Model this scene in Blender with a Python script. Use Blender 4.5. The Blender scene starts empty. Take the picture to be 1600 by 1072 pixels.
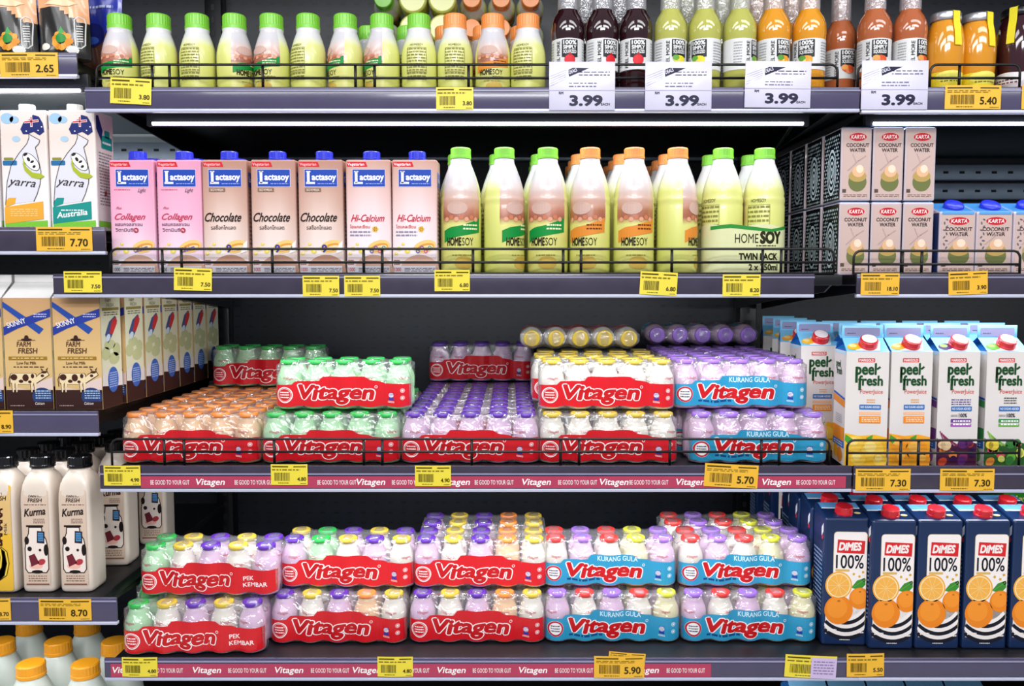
import bpy, bmesh, math, random
from mathutils import Vector, Matrix
random.seed(7)
PI = math.pi
SC = bpy.context.scene
COL = SC.collection

# ---------------------------------------------------------------- camera
FPX, CAM_Y, CAM_Z = 1300.0, -1.4, 1.3
PITCH = math.atan((536 - 445) / FPX)
cam_d = bpy.data.cameras.new('camera')
cam_d.sensor_width = 36.0
cam_d.lens = FPX / 1600 * 36.0
cam_d.clip_start = 0.02
cam = bpy.data.objects.new('camera', cam_d)
COL.objects.link(cam)
cam.location = (0, CAM_Y, CAM_Z)
cam.rotation_euler = (PI / 2 - PITCH, 0, 0)
SC.camera = cam

# ---------------------------------------------------------------- world, exposure, lights
SC.view_settings.view_transform = 'Standard'
SC.view_settings.look = 'None'
SC.view_settings.gamma = 1.0
SC.view_settings.exposure = -0.10
SC.view_settings.use_curve_mapping = False
SC.cycles.transparent_max_bounces = 24
SC.cycles.max_bounces = 6
SC.cycles.diffuse_bounces = 3
SC.cycles.glossy_bounces = 3
SC.cycles.caustics_reflective = False
SC.cycles.caustics_refractive = False
SC.cycles.sample_clamp_indirect = 4.0
world = bpy.data.worlds.new('shop_hall')
SC.world = world
world.use_nodes = True
world.node_tree.nodes['Background'].inputs[0].default_value = (0.80, 0.86, 1.0, 1)
world.node_tree.nodes['Background'].inputs[1].default_value = 0.36

def area_light(name, loc, rot, sx, sy, power, col=(1, 1, 1)):
    l = bpy.data.lights.new(name, 'AREA')
    l.shape = 'RECTANGLE'; l.size = sx; l.size_y = sy; l.energy = power; l.color = col
    o = bpy.data.objects.new(name, l); COL.objects.link(o)
    o.location = loc; o.rotation_euler = rot
    return o

# rows of ceiling luminaires over the aisle in front of the case
for i, (lx, ly, pw) in enumerate(((-1.3, -1.2, 16), (1.3, -1.2, 16), (-1.2, -2.3, 27), (1.2, -2.3, 27), (0.0, -3.5, 55))):
    area_light('ceiling_luminaire_light', (lx, ly, 2.75), (math.radians(24 if ly > -2 else 48), 0, 0), 2.0, 0.30, pw, (0.975, 0.98, 1.0))

# ---------------------------------------------------------------- pixel measuring (photo px, depth y -> x, z)
def P(px, py, y=0.0):
    dx = (px - 800) / FPX; up = (536 - py) / FPX
    cp, sp = math.cos(PITCH), math.sin(PITCH)
    dy = cp + up * sp; dz = -sp + up * cp
    t = (y - CAM_Y) / dy
    return dx * t, CAM_Z + dz * t

# ---------------------------------------------------------------- materials
def lin(c):
    if isinstance(c, str):
        c = c.lstrip('#'); c = [int(c[i:i + 2], 16) for i in (0, 2, 4)]
    r = []
    for v in c[:3]:
        v = v / 255.0
        r.append(v / 12.92 if v <= 0.04045 else ((v + 0.055) / 1.055) ** 2.4)
    return (*r, 1.0)

MATS = {}
def mat(name, col, rough=0.42, metal=0.0, spec=0.5, coat=0.0, bump=0.0, bscale=60, emit=0.0, mottle=0.03, trans=0.0, alpha=1.0, sss=0.0):
    """principled material with a faint procedural mottle"""
    if name in MATS: return MATS[name]
    m = bpy.data.materials.new(name); m.use_nodes = True
    nt = m.node_tree; b = nt.nodes['Principled BSDF']
    c = lin(col)
    b.inputs['Roughness'].default_value = rough
    b.inputs['Metallic'].default_value = metal
    b.inputs['Specular IOR Level'].default_value = spec
    b.inputs['Coat Weight'].default_value = coat
    b.inputs['Coat Roughness'].default_value = 0.08
    b.inputs['Transmission Weight'].default_value = trans
    b.inputs['Alpha'].default_value = alpha
    if mottle or bump:
        tc = nt.nodes.new('ShaderNodeTexCoord')
        n = nt.nodes.new('ShaderNodeTexNoise'); n.inputs['Scale'].default_value = bscale
        n.inputs['Detail'].default_value = 1.0
        nt.links.new(tc.outputs['Object'], n.inputs['Vector'])
        mx = nt.nodes.new('ShaderNodeMix'); mx.data_type = 'RGBA'
        mx.inputs[6].default_value = (*[v * (1 - mottle) for v in c[:3]], 1)
        mx.inputs[7].default_value = (*[min(1, v * (1 + mottle)) for v in c[:3]], 1)
        nt.links.new(n.outputs['Fac'], mx.inputs[0])
        nt.links.new(mx.outputs[2], b.inputs['Base Color'])
        if bump:
            bp = nt.nodes.new('ShaderNodeBump'); bp.inputs['Strength'].default_value = bump
            bp.inputs['Distance'].default_value = 0.004
            nt.links.new(n.outputs['Fac'], bp.inputs['Height'])
            nt.links.new(bp.outputs['Normal'], b.inputs['Normal'])
    else:
        b.inputs['Base Color'].default_value = c
    if emit:
        b.inputs['Emission Color'].default_value = c
        b.inputs['Emission Strength'].default_value = emit
    MATS[name] = m
    return m

_C = {}
def C(hexcol, rough=0.42):
    """printed ink of a given colour"""
    k = (hexcol, rough)
    if k not in _C:
        _C[k] = mat('ink_%s_%d' % (hexcol.strip('#'), rough * 100), hexcol, rough=rough, mottle=0.0, spec=0.22)
    return _C[k]

def ramp_node(nt, stops, z0, z1, src):
    mr = nt.nodes.new('ShaderNodeMapRange'); mr.inputs[1].default_value = z0; mr.inputs[2].default_value = z1
    nt.links.new(src, mr.inputs[0])
    r = nt.nodes.new('ShaderNodeValToRGB')
    els = r.color_ramp.elements
    while len(els) > 1: els.remove(els[-1])
    els[0].position = stops[0][0]; els[0].color = lin(stops[0][1])
    for p, c in stops[1:]:
        e = els.new(p); e.color = lin(c)
    nt.links.new(mr.outputs[0], r.inputs[0])
    return r.outputs[0]

def mat_ramp(name, stops, z1, rough=0.4, back=None, front_k=0.3, coat=0.0, edge=None, w=0.0):
    """printed colour running up the height of the thing; optional second print on its back"""
    if name in MATS: return MATS[name]
    m = bpy.data.materials.new(name); m.use_nodes = True
    nt = m.node_tree; b = nt.nodes['Principled BSDF']
    b.inputs['Roughness'].default_value = rough
    b.inputs['Coat Weight'].default_value = coat
    tc = nt.nodes.new('ShaderNodeTexCoord'); sp = nt.nodes.new('ShaderNodeSeparateXYZ')
    nt.links.new(tc.outputs['Object'], sp.inputs[0])
    n = nt.nodes.new('ShaderNodeTexNoise'); n.inputs['Scale'].default_value = 45
    nt.links.new(tc.outputs['Object'], n.inputs['Vector'])
    ad = nt.nodes.new('ShaderNodeMath'); ad.operation = 'MULTIPLY_ADD'
    nt.links.new(n.outputs['Fac'], ad.inputs[0]); ad.inputs[1].default_value = z1 * 0.03
    nt.links.new(sp.outputs[2], ad.inputs[2])
    out = ramp_node(nt, stops, 0, z1, ad.outputs[0])
    if edge:
        ab = nt.nodes.new('ShaderNodeMath'); ab.operation = 'ABSOLUTE'; nt.links.new(sp.outputs[0], ab.inputs[0])
        mr = nt.nodes.new('ShaderNodeMapRange'); mr.inputs[1].default_value = w * 0.15; mr.inputs[2].default_value = w * 0.55
        nt.links.new(ab.outputs[0], mr.inputs[0])
        o2 = ramp_node(nt, edge, 0, z1, ad.outputs[0])
        mx = nt.nodes.new('ShaderNodeMix'); mx.data_type = 'RGBA'
        nt.links.new(mr.outputs[0], mx.inputs[0]); nt.links.new(out, mx.inputs[6]); nt.links.new(o2, mx.inputs[7])
        out = mx.outputs[2]
    if back:
        o2 = ramp_node(nt, back, 0, z1, ad.outputs[0])
        ab = nt.nodes.new('ShaderNodeMath'); ab.operation = 'ABSOLUTE'; nt.links.new(sp.outputs[0], ab.inputs[0])
        k = nt.nodes.new('ShaderNodeMath'); k.operation = 'MULTIPLY_ADD'
        nt.links.new(ab.outputs[0], k.inputs[0]); k.inputs[1].default_value = front_k; nt.links.new(sp.outputs[1], k.inputs[2])
        g = nt.nodes.new('ShaderNodeMath'); g.operation = 'GREATER_THAN'; g.inputs[1].default_value = 0.0
        nt.links.new(k.outputs[0], g.inputs[0])
        mx = nt.nodes.new('ShaderNodeMix'); mx.data_type = 'RGBA'
        nt.links.new(g.outputs[0], mx.inputs[0]); nt.links.new(out, mx.inputs[6]); nt.links.new(o2, mx.inputs[7])
        out = mx.outputs[2]
    nt.links.new(out, b.inputs['Base Color'])
    MATS[name] = m
    return m

def mat_film(name, tint='FFFFFF', gloss=0.14, bscale=42, bump=0.5, milky=0.0):
    """thin clear shrink film: mostly see-through, wrinkled and glossy"""
    if name in MATS: return MATS[name]
    m = bpy.data.materials.new(name); m.use_nodes = True
    nt = m.node_tree; nt.nodes.remove(nt.nodes['Principled BSDF'])
    out = nt.nodes['Material Output']
    t = nt.nodes.new('ShaderNodeBsdfTransparent'); t.inputs[0].default_value = lin(tint)
    g = nt.nodes.new('ShaderNodeBsdfGlossy'); g.inputs['Roughness'].default_value = 0.12
    tc = nt.nodes.new('ShaderNodeTexCoord')
    n = nt.nodes.new('ShaderNodeTexNoise'); n.inputs['Scale'].default_value = bscale; n.inputs['Detail'].default_value = 2
    n.inputs['Distortion'].default_value = 1.5
    nt.links.new(tc.outputs['Object'], n.inputs['Vector'])
    bp = nt.nodes.new('ShaderNodeBump'); bp.inputs['Strength'].default_value = bump; bp.inputs['Distance'].default_value = 0.01
    nt.links.new(n.outputs['Fac'], bp.inputs['Height']); nt.links.new(bp.outputs['Normal'], g.inputs['Normal'])
    lw = nt.nodes.new('ShaderNodeLayerWeight'); lw.inputs[0].default_value = 0.25
    mr = nt.nodes.new('ShaderNodeMapRange'); mr.inputs[3].default_value = gloss; mr.inputs[4].default_value = min(0.75, gloss * 3.5)
    nt.links.new(lw.outputs['Facing'], mr.inputs[0])
    mx = nt.nodes.new('ShaderNodeMixShader')
    nt.links.new(mr.outputs[0], mx.inputs[0]); nt.links.new(t.outputs[0], mx.inputs[1]); nt.links.new(g.outputs[0], mx.inputs[2])
    last = mx.outputs[0]
    if milky:
        d = nt.nodes.new('ShaderNodeBsdfDiffuse'); d.inputs[0].default_value = (0.9, 0.9, 0.95, 1)
        m2 = nt.nodes.new('ShaderNodeMixShader'); m2.inputs[0].default_value = milky
        nt.links.new(last, m2.inputs[1]); nt.links.new(d.outputs[0], m2.inputs[2]); last = m2.outputs[0]
    nt.links.new(last, out.inputs['Surface'])
    MATS[name] = m
    return m

# ---------------------------------------------------------------- mesh collecting
class MB:
    def __init__(s): s.v = []; s.f = []; s.m = []; s.mats = []; s.sm = []
    def mi(s, m):
        if m not in s.mats: s.mats.append(m)
        return s.mats.index(m)
    def add(s, vs, fs, m, smooth=False):
        o = len(s.v); s.v.extend(tuple(v) for v in vs); k = s.mi(m)
        for f in fs: s.f.append([i + o for i in f]); s.m.append(k); s.sm.append(smooth)
    def box(s, x0, x1, y0, y1, z0, z1, m, bev=0.0, seg=2):
        bm = bmesh.new(); bmesh.ops.create_cube(bm, size=1)
        for v in bm.verts:
            v.co = Vector(((x0 + x1) / 2 + v.co.x * (x1 - x0), (y0 + y1) / 2 + v.co.y * (y1 - y0), (z0 + z1) / 2 + v.co.z * (z1 - z0)))
        if bev: bmesh.ops.bevel(bm, geom=bm.edges[:], offset=bev, segments=seg, affect='EDGES', profile=0.5)
        s.bm(bm, m, smooth=bool(bev))
    def bm(s, bm, m, smooth=False):
        bm.verts.index_update()
        s.add([v.co[:] for v in bm.verts], [[v.index for v in f.verts] for f in bm.faces], m, smooth)
        bm.free()
    def lathe(s, prof, m, seg=24, cx=0, cy=0, close=True, smooth=True):
        """prof: (r, z) or (r, z, material for the band above)"""
        rings = []
        for p in prof:
            o = len(s.v)
            for k in range(seg):
                a = 2 * PI * k / seg
                s.v.append((cx + p[0] * math.sin(a), cy - p[0] * math.cos(a), p[1]))
            rings.append(o)
        for i in range(len(prof) - 1):
            mm = prof[i][2] if len(prof[i]) > 2 else m
            k0 = s.mi(mm)
            for k in range(seg):
                k2 = (k + 1) % seg
                s.f.append([rings[i] + k, rings[i] + k2, rings[i + 1] + k2, rings[i + 1] + k]); s.m.append(k0); s.sm.append(smooth)
        if close:
            s.f.append([rings[0] + k for k in range(seg)][::-1]); s.m.append(s.mi(m)); s.sm.append(False)
            s.f.append([rings[-1] + k for k in range(seg)]); s.m.append(s.mi(prof[-1][2] if len(prof[-1]) > 2 else m)); s.sm.append(False)
    def tube(s, pts, r, m, seg=8, closed=False):
        pts = [Vector(p) for p in pts]; n = len(pts); base = len(s.v)
        prev = None
        for i, p in enumerate(pts):
            a = pts[i - 1] if (i or closed) else p; b = pts[(i + 1) % n] if (i < n - 1 or closed) else p
            d = (b - a).normalized()
            up = prev if prev is not None else (Vector((0, 1, 0)) if abs(d.y) < 0.9 else Vector((1, 0, 0)))
            x = (up - d * up.dot(d)).normalized(); prev = x; y = d.cross(x)
            for k in range(seg):
                t = 2 * PI * k / seg
                s.v.append(tuple(p + (x * math.cos(t) + y * math.sin(t)) * r))
        k0 = s.mi(m)
        for i in range(n if closed else n - 1):
            j = (i + 1) % n
            for k in range(seg):
                k2 = (k + 1) % seg
                s.f.append([base + i * seg + k, base + i * seg + k2, base + j * seg + k2, base + j * seg + k]); s.m.append(k0); s.sm.append(True)
        if not closed:
            s.f.append([base + k for k in range(seg)][::-1]); s.m.append(k0); s.sm.append(False)
            s.f.append([base + (n - 1) * seg + k for k in range(seg)]); s.m.append(k0); s.sm.append(False)
    def grid(s, nu, nv, fn, m, smooth=True, matfn=None):
        o = len(s.v)
        for j in range(nv + 1):
            for i in range(nu + 1): s.v.append(tuple(fn(i / nu, j / nv)))
        for j in range(nv):
            for i in range(nu):
                a = o + j * (nu + 1) + i
                s.f.append([a, a + 1, a + nu + 2, a + nu + 1]); s.sm.append(smooth)
                s.m.append(s.mi(matfn((i + .5) / nu, (j + .5) / nv) if matfn else m))
    def build(s, name, parent=None):
        me = bpy.data.meshes.new(name)
        me.from_pydata(s.v, [], s.f)
        for m in s.mats: me.materials.append(m)
        me.polygons.foreach_set('material_index', s.m)
        me.polygons.foreach_set('use_smooth', s.sm)
        me.update()
        o = bpy.data.objects.new(name, me); COL.objects.link(o)
        if parent: o.parent = parent
        return o

# ---------------------------------------------------------------- flat artwork, laid on a surface afterwards
_T = {}
def glyphs(s, bold, shear):
    """lettering triangles (cap height 1); BOLD > 0 strokes the outlines of every letter with that width"""
    k = (s, bold, shear)
    if k not in _T:
        c = bpy.data.curves.new('lettering', 'FONT'); c.body = s; c.size = 1; c.resolution_u = 3 if len(s) < 12 else 2
        c.shear = shear
        o = bpy.data.objects.new('lettering', c)
        me = bpy.data.meshes.new_from_object(o)
        vs = [(v.co.x / 0.69, v.co.y / 0.69) for v in me.vertices]; fs = [list(p.vertices) for p in me.polygons]
        x0 = min((v[0] for v in vs), default=0); x1 = max((v[0] for v in vs), default=1)
        if bold > 0:
            pos = {}; cnt = {}
            for f in fs:
                for i, j in zip(f, f[1:] + f[:1]):
                    e = tuple(sorted((tuple(round(q, 5) for q in vs[i]), tuple(round(q, 5) for q in vs[j])))); cnt[e] = cnt.get(e, 0) + 1
            vs = [(v[0], v[1], 0.0) for v in vs]; r = bold; seen = set(); q_ = 0
            for (p, q), n in cnt.items():
                if n != 1: continue
                dx, dy = q[0] - p[0], q[1] - p[1]; d = math.hypot(dx, dy)
                if d < 1e-5: continue
                nx, ny = -dy / d * r, dx / d * r; b = len(vs); q_ += 1; e = -.08 - .5 * ((q_ * .6180339) % 1)
                vs += [(p[0] - nx, p[1] - ny, e), (q[0] - nx, q[1] - ny, e), (q[0] + nx, q[1] + ny, e), (p[0] + nx, p[1] + ny, e)]; fs.append([b, b + 1, b + 2, b + 3])
                for w in (p, q):
                    if w in seen or r < .04: continue
                    seen.add(w); b = len(vs); q_ += 1; e = -.08 - .5 * ((q_ * .6180339) % 1)
                    vs += [(w[0] + r * math.cos(t * PI / 3), w[1] + r * math.sin(t * PI / 3), e) for t in range(6)]; fs.append(list(range(b, b + 6)))
        _T[k] = ([(v[0] - x0, v[1], v[2] if len(v) > 2 else 0.0) for v in vs], fs, x1 - x0)
        bpy.data.meshes.remove(me); bpy.data.objects.remove(o); bpy.data.curves.remove(c)
    return _T[k]

class Art:
    def __init__(s): s.items = []
    def poly(s, pts, m, l=1): s.items.append((list(pts), [list(range(len(pts)))], m, l)); return s
    def rect(s, x0, y0, x1, y1, m, l=1): return s.poly([(x0, y0), (x1, y0), (x1, y1), (x0, y1)], m, l)
    def rrect(s, x0, y0, x1, y1, r, m, l=1, n=4):
        pts = []
        for cx, cy, a0 in ((x1 - r, y1 - r, 0), (x0 + r, y1 - r, 90), (x0 + r, y0 + r, 180), (x1 - r, y0 + r, 270)):
            for k in range(n + 1):
                a = math.radians(a0 + 90 * k / n); pts.append((cx + r * math.cos(a), cy + r * math.sin(a)))
        return s.poly(pts, m, l)
    def ell(s, cx, cy, rx, ry, m, l=1, n=20, rot=0, a0=0, a1=360):
        pts = []
        full = a1 - a0 >= 360
        for k in range(n if full else n + 1):
            a = math.radians(a0 + (a1 - a0) * k / n); x = rx * math.cos(a); y = ry * math.sin(a)
            pts.append((cx + x * math.cos(rot) - y * math.sin(rot), cy + x * math.sin(rot) + y * math.cos(rot)))
        return s.poly(pts, m, l)
    def ring(s, cx, cy, r0, r1, m, l=1, n=20, ky=1):
        vs = []; fs = []
        for k in range(n):
            a = 2 * PI * k / n
            vs += [(cx + r0 * math.cos(a), cy + ky * r0 * math.sin(a)), (cx + r1 * math.cos(a), cy + ky * r1 * math.sin(a))]
            j = (k + 1) % n; fs.append([2 * k, 2 * k + 1, 2 * j + 1, 2 * j])
        s.items.append((vs, fs, m, l)); return s
    def line(s, pts, w, m, l=1):
        for a, b in zip(pts, pts[1:]):
            dx, dy = b[0] - a[0], b[1] - a[1]; d = math.hypot(dx, dy) or 1
            nx, ny = -dy / d * w / 2, dx / d * w / 2; ex, ey = dx / d * w * .3, dy / d * w * .3
            s.poly([(a[0] - nx - ex, a[1] - ny - ey), (b[0] - nx + ex, b[1] - ny + ey), (b[0] + nx + ex, b[1] + ny + ey), (a[0] + nx - ex, a[1] + ny - ey)], m, l)
        return s
    def text(s, t, x, y, h, m, l=2, align='L', bold=0.0, shear=0.0, w=None, rot=0.0):
        vs, fs, tw = glyphs(t, bold, shear)
        kx = (w / tw) if w else h
        W = tw * kx
        ox = {'L': 0, 'C': -W / 2, 'R': -W}[align]
        c, sn = math.cos(rot), math.sin(rot)
        out = []
        for vx, vy, ve in vs:
            X = vx * kx + ox; Y = vy * h
            out.append((x + X * c - Y * sn, y + X * sn + Y * c, ve))
        s.items.append((out, fs, m, l)); return s
    def greek(s, x0, y0, x1, y1, n, m, l=2, fill=.45):
        """unreadably small print: broken thin lines"""
        dy = (y1 - y0) / n; rnd = random.Random(int((x0 + y0 + x1) * 1e5))
        for i in range(n):
            x = x0; yy = y1 - dy * (i + 1) + dy * .3
            while x < x1:
                w = rnd.uniform(.05, .22) * (x1 - x0); s.rect(x, yy, min(x + w, x1), yy + dy * fill, m, l); x += w + .04 * (x1 - x0)
        return s
    def bars(s, x0, y0, x1, y1, m, l=2, seed=1):
        rnd = random.Random(seed); x = x0
        while x < x1:
            w = rnd.choice((.5, .8, 1.2)) * (x1 - x0) / 40; s.rect(x, y0, min(x + w, x1), y1, m, l); x += w + rnd.choice((.6, .9, 1.4)) * (x1 - x0) / 40
        return s
    def shift(s, dx, dy, k=1.0):
        for i, (v, f, m, l) in enumerate(s.items): s.items[i] = ([(x * k + dx, y * k + dy) for x, y in v], f, m, l)
        return s
    def extend(s, o): s.items += o.items; return s
    def bake(s, mb, fn, su=None, sv=None, lift=0.00022, base=0.00025, clip=None):
        for vs, fs, m, l in s.items:
            if su or sv or clip:
                bm = bmesh.new(); bv = [bm.verts.new((q[0], q[1], q[2] if len(q) > 2 else 0)) for q in vs]
                for f in fs:
                    try: bm.faces.new([bv[i] for i in f])
                    except ValueError: pass
                if clip:
                    for co, no in (((clip[0], 0, 0), (-1, 0, 0)), ((clip[1], 0, 0), (1, 0, 0)), ((0, clip[2], 0), (0, -1, 0)), ((0, clip[3], 0), (0, 1, 0))):
                        bmesh.ops.bisect_plane(bm, geom=bm.verts[:] + bm.edges[:] + bm.faces[:], plane_co=co, plane_no=no, clear_outer=True)
                for step, ax in ((su, 0), (sv, 1)):
                    if not step or not bm.verts: continue
                    lo = min(v.co[ax] for v in bm.verts); hi = max(v.co[ax] for v in bm.verts)
                    k = math.floor(lo / step) + 1
                    while k * step < hi - 1e-6:
                        co = [0, 0, 0]; no = [0, 0, 0]; co[ax] = k * step; no[ax] = 1
                        bmesh.ops.bisect_plane(bm, geom=bm.verts[:] + bm.edges[:] + bm.faces[:], dist=1e-7, plane_co=co, plane_no=no)
                        k += 1
                bm.verts.index_update()
                mb.add([fn(v.co.x, v.co.y, base + (l + v.co.z) * lift) for v in bm.verts], [[v.index for v in f.verts] for f in bm.faces], m)
                bm.free()
            else:
                mb.add([fn(q[0], q[1], base + (l + (q[2] if len(q) > 2 else 0)) * lift) for q in vs], fs, m)

def flat(ox, oy, oz, face='front'):
    if face == 'front': return lambda u, v, h: (ox + u, oy - h, oz + v)
    if face == 'right': return lambda u, v, h: (ox + h, oy + u, oz + v)      # +x side, u runs into the shelf
    if face == 'left': return lambda u, v, h: (ox - h, oy - u, oz + v)
    if face == 'top': return lambda u, v, h: (ox + u, oy + v, oz + h)

def cyl(rz, cx=0, cy=0, a0=0.0):
    """wrap artwork round a lathe whose radius at height v is rz(v); u in metres along the widest girth"""
    R = max(rz(0.03), 1e-4)
    def f(u, v, h):
        a = u / R + a0; r = rz(v) + h
        return (cx + r * math.sin(a), cy - r * math.cos(a), v)
    return f

def prof_r(prof):
    def f(z):
        for a, b in zip(prof, prof[1:]):
            if a[1] <= z <= b[1]:
                return a[0] + (b[0] - a[0]) * ((z - a[1]) / max(b[1] - a[1], 1e-9))
        return prof[0][0] if z < prof[0][1] else prof[-1][0]
    return f

# ---------------------------------------------------------------- things
def tag(o, label, cat, group=None):
    o['label'] = label; o['category'] = cat
    if group: o['group'] = group
    return o
def thing(name, label='', cat='', group=None):
    o = bpy.data.objects.new(name, None); COL.objects.link(o); o.empty_display_size = 0.02
    return tag(o, label, cat, group)
def struct(name, mb):
    o = mb.build(name); o['kind'] = 'structure'; return o
def dup(root):
    r = root.copy(); COL.objects.link(r)
    for ch in list(root.children):
        c = ch.copy(); COL.objects.link(c); c.parent = r
        for g in list(ch.children):
            d = g.copy(); COL.objects.link(d); d.parent = c
    return r
_proto = {}
def put(key, maker, loc, label, group=None, rz=0.0, rx=0.0, ry=0.0):
    if key in _proto: o = dup(_proto[key])
    else: o = maker(); _proto[key] = o
    o.location = loc; o.rotation_euler = (rx, ry, rz); o['label'] = label
    if 'group' in o.keys(): del o['group']
    if group: o['group'] = group
    return o
ORD = ['first', 'second', 'third', 'fourth', 'fifth', 'sixth', 'seventh', 'eighth', 'ninth', 'tenth', 'eleventh', 'twelfth', 'thirteenth']

# shelf heights (top of each deck), measured on the front edge of each shelf
def front_z(py): return P(800, py, 0)[1]
Z1, Z2, Z3, Z4 = front_z(137) - .0015, front_z(428) - .0015, front_z(727) - .010, front_z(1027) - .0015
ZA, ZB, ZC_, ZD = front_z(83) - .0015, front_z(355) - .0015, front_z(642) - .0015, front_z(933) - .0015
ZE = P(800, 1043, .05)[1] - .267
DEPTH = 0.66
RP = [500]
def X(px, y=0.0, py=None): return P(px, RP[0] if py is None else py, y)[0]
# ================================================================ the case and the aisle
M_dark = mat('case_navy_paint', '090B12', rough=0.35, mottle=0.15, bscale=12)
M_deck = mat('deck_black_paint', '0C0D12', rough=0.4, mottle=0.15, bscale=14)
M_floor = mat('floor_vinyl', 'B9B5AC', rough=0.25, mottle=0.05, bscale=3)
M_steel = mat('galvanised_rail', 'A9B8C8', rough=0.38, metal=0.3, mottle=0.1, bscale=40)
M_wire = mat('black_wire', '030304', rough=0.45, mottle=0)
M_slot = mat('slot_black', '050508', rough=0.6, mottle=0)

def perforated():
    m = bpy.data.materials.new('perforated_back_panel'); m.use_nodes = True
    nt = m.node_tree; b = nt.nodes['Principled BSDF']; b.inputs['Roughness'].default_value = 0.45
    tc = nt.nodes.new('ShaderNodeTexCoord'); sp = nt.nodes.new('ShaderNodeSeparateXYZ'); nt.links.new(tc.outputs['Object'], sp.inputs[0])
    def cell(src, size, frac):
        a = nt.nodes.new('ShaderNodeMath'); a.operation = 'PINGPONG'; a.inputs[1].default_value = size / 2; nt.links.new(src, a.inputs[0])
        g = nt.nodes.new('ShaderNodeMath'); g.operation = 'LESS_THAN'; g.inputs[1].default_value = size * frac / 2; nt.links.new(a.outputs[0], g.inputs[0])
        return g.outputs[0]
    mu = nt.nodes.new('ShaderNodeMath'); mu.operation = 'MULTIPLY'
    nt.links.new(cell(sp.outputs[0], .034, .36), mu.inputs[0]); nt.links.new(cell(sp.outputs[2], .026, .22), mu.inputs[1])
    n = nt.nodes.new('ShaderNodeTexNoise'); n.inputs['Scale'].default_value = 6; nt.links.new(tc.outputs['Object'], n.inputs['Vector'])
    r = ramp_node(nt, [(0, '060A12'), (1, '121A29')], 0.3, 0.7, n.outputs['Fac'])
    mx = nt.nodes.new('ShaderNodeMix'); mx.data_type = 'RGBA'; mx.inputs[7].default_value = lin('030306')
    nt.links.new(mu.outputs[0], mx.inputs[0]); nt.links.new(r, mx.inputs[6]); nt.links.new(mx.outputs[2], b.inputs['Base Color'])
    bp = nt.nodes.new('ShaderNodeBump'); bp.invert = True; bp.inputs['Distance'].default_value = 0.004; bp.inputs['Strength'].default_value = 1
    nt.links.new(mu.outputs[0], bp.inputs['Height']); nt.links.new(bp.outputs['Normal'], b.inputs['Normal'])
    return m

XL, XR = -1.75, 1.85
mb = MB(); mb.box(-3.5, 3.5, -4.2, 0.02, -0.03, 0.0, M_floor); struct('floor', mb)
mb = MB(); mb.box(XL, XR, DEPTH, DEPTH + .05, 0.0, 2.15, perforated()); struct('wall_back', mb)
mb = MB(); mb.box(XL - .05, XL, -.02, DEPTH + .05, 0.0, 2.15, M_dark); struct('wall_left', mb)
mb = MB(); mb.box(XR, XR + .05, -.02, DEPTH + .05, 0.0, 2.15, M_dark); struct('wall_right', mb)
mb = MB(); mb.box(XL - .05, XR + .05, -.02, DEPTH + .05, 2.15, 2.2, M_dark); struct('ceiling', mb)
mb = MB(); mb.box(XL, XR, -.02, DEPTH, 0.0, 0.22, M_dark, .004); struct('baseboard_front', mb)
# uprights between the bays, slotted
for i, xu in enumerate((-0.71, 0.575)):
    mb = MB(); mb.box(xu - .02, xu + .02, DEPTH - .035, DEPTH, .22, 2.15, M_dark, .002)
    for k in range(60):
        z = .3 + k * .03
        mb.box(xu - .004, xu + .004, DEPTH - .0357, DEPTH - .035, z, z + .014, M_slot)
    struct('trim_%d' % (i + 1), mb)
# slotted galvanised cross rails on the back, seen behind the second row
def cross_rail(n, x0, x1, z0, z1, slots=True):
    mb = MB(); mb.box(x0, x1, DEPTH - .03, DEPTH, z0, z1, M_steel, .003)
    if slots:
        x = x0 + .03
        while x < x1 - .02:
            mb.box(x, x + .012, DEPTH - .0308, DEPTH - .03, z1 - .022, z1 - .016, M_slot); x += .039
    struct('trim_%d' % n, mb)
yr = DEPTH - .03
cross_rail(3, .62, XR, P(0, 282, yr)[1], P(0, 257, yr)[1])
cross_rail(4, .62, XR, P(0, 312, yr)[1], P(0, 286, yr)[1])
cross_rail(5, XL, -.73, P(0, 262, yr)[1], P(0, 222, yr)[1])
mb = MB(); mb.box(XL, -.735, DEPTH - .006, DEPTH, P(0, 350, DEPTH)[1], P(0, 150, DEPTH)[1], mat('white_enamel_panel', 'C6D2D6', rough=.35), .001); struct('trim_8', mb)
cross_rail(6, -.68, .55, P(0, 251, yr)[1], P(0, 237, yr)[1], False)
cross_rail(7, .62, XR, P(0, 240, yr)[1], P(0, 233, yr)[1], False)

# ---------------------------------------------------------------- shelves
M_lip = mat('price_channel_plum', '4A4560', rough=0.22, mottle=0.10, bscale=25, coat=0.3)
M_lip2 = mat('price_channel_dark', '3A3345', rough=0.25, mottle=0.25, bscale=30, coat=0.3)
M_edge = mat('channel_edge_silver', 'C4C6DC', rough=0.3, mottle=0.05, metal=0.2)
M_cover = mat('channel_clear_edge', '8E8CA8', rough=0.2, mottle=0.05)
M_led = mat('led_tube_glow', 'F4F6FF', emit=6.0, mottle=0)
M_ledcap = mat('led_end_cap', '20222A', rough=0.4)
M_red_strip = mat('promo_strip_raspberry', 'B03A58', rough=0.35, mottle=0.06)
M_wh = C('F6F2F0'); M_bk = C('141318')

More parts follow.
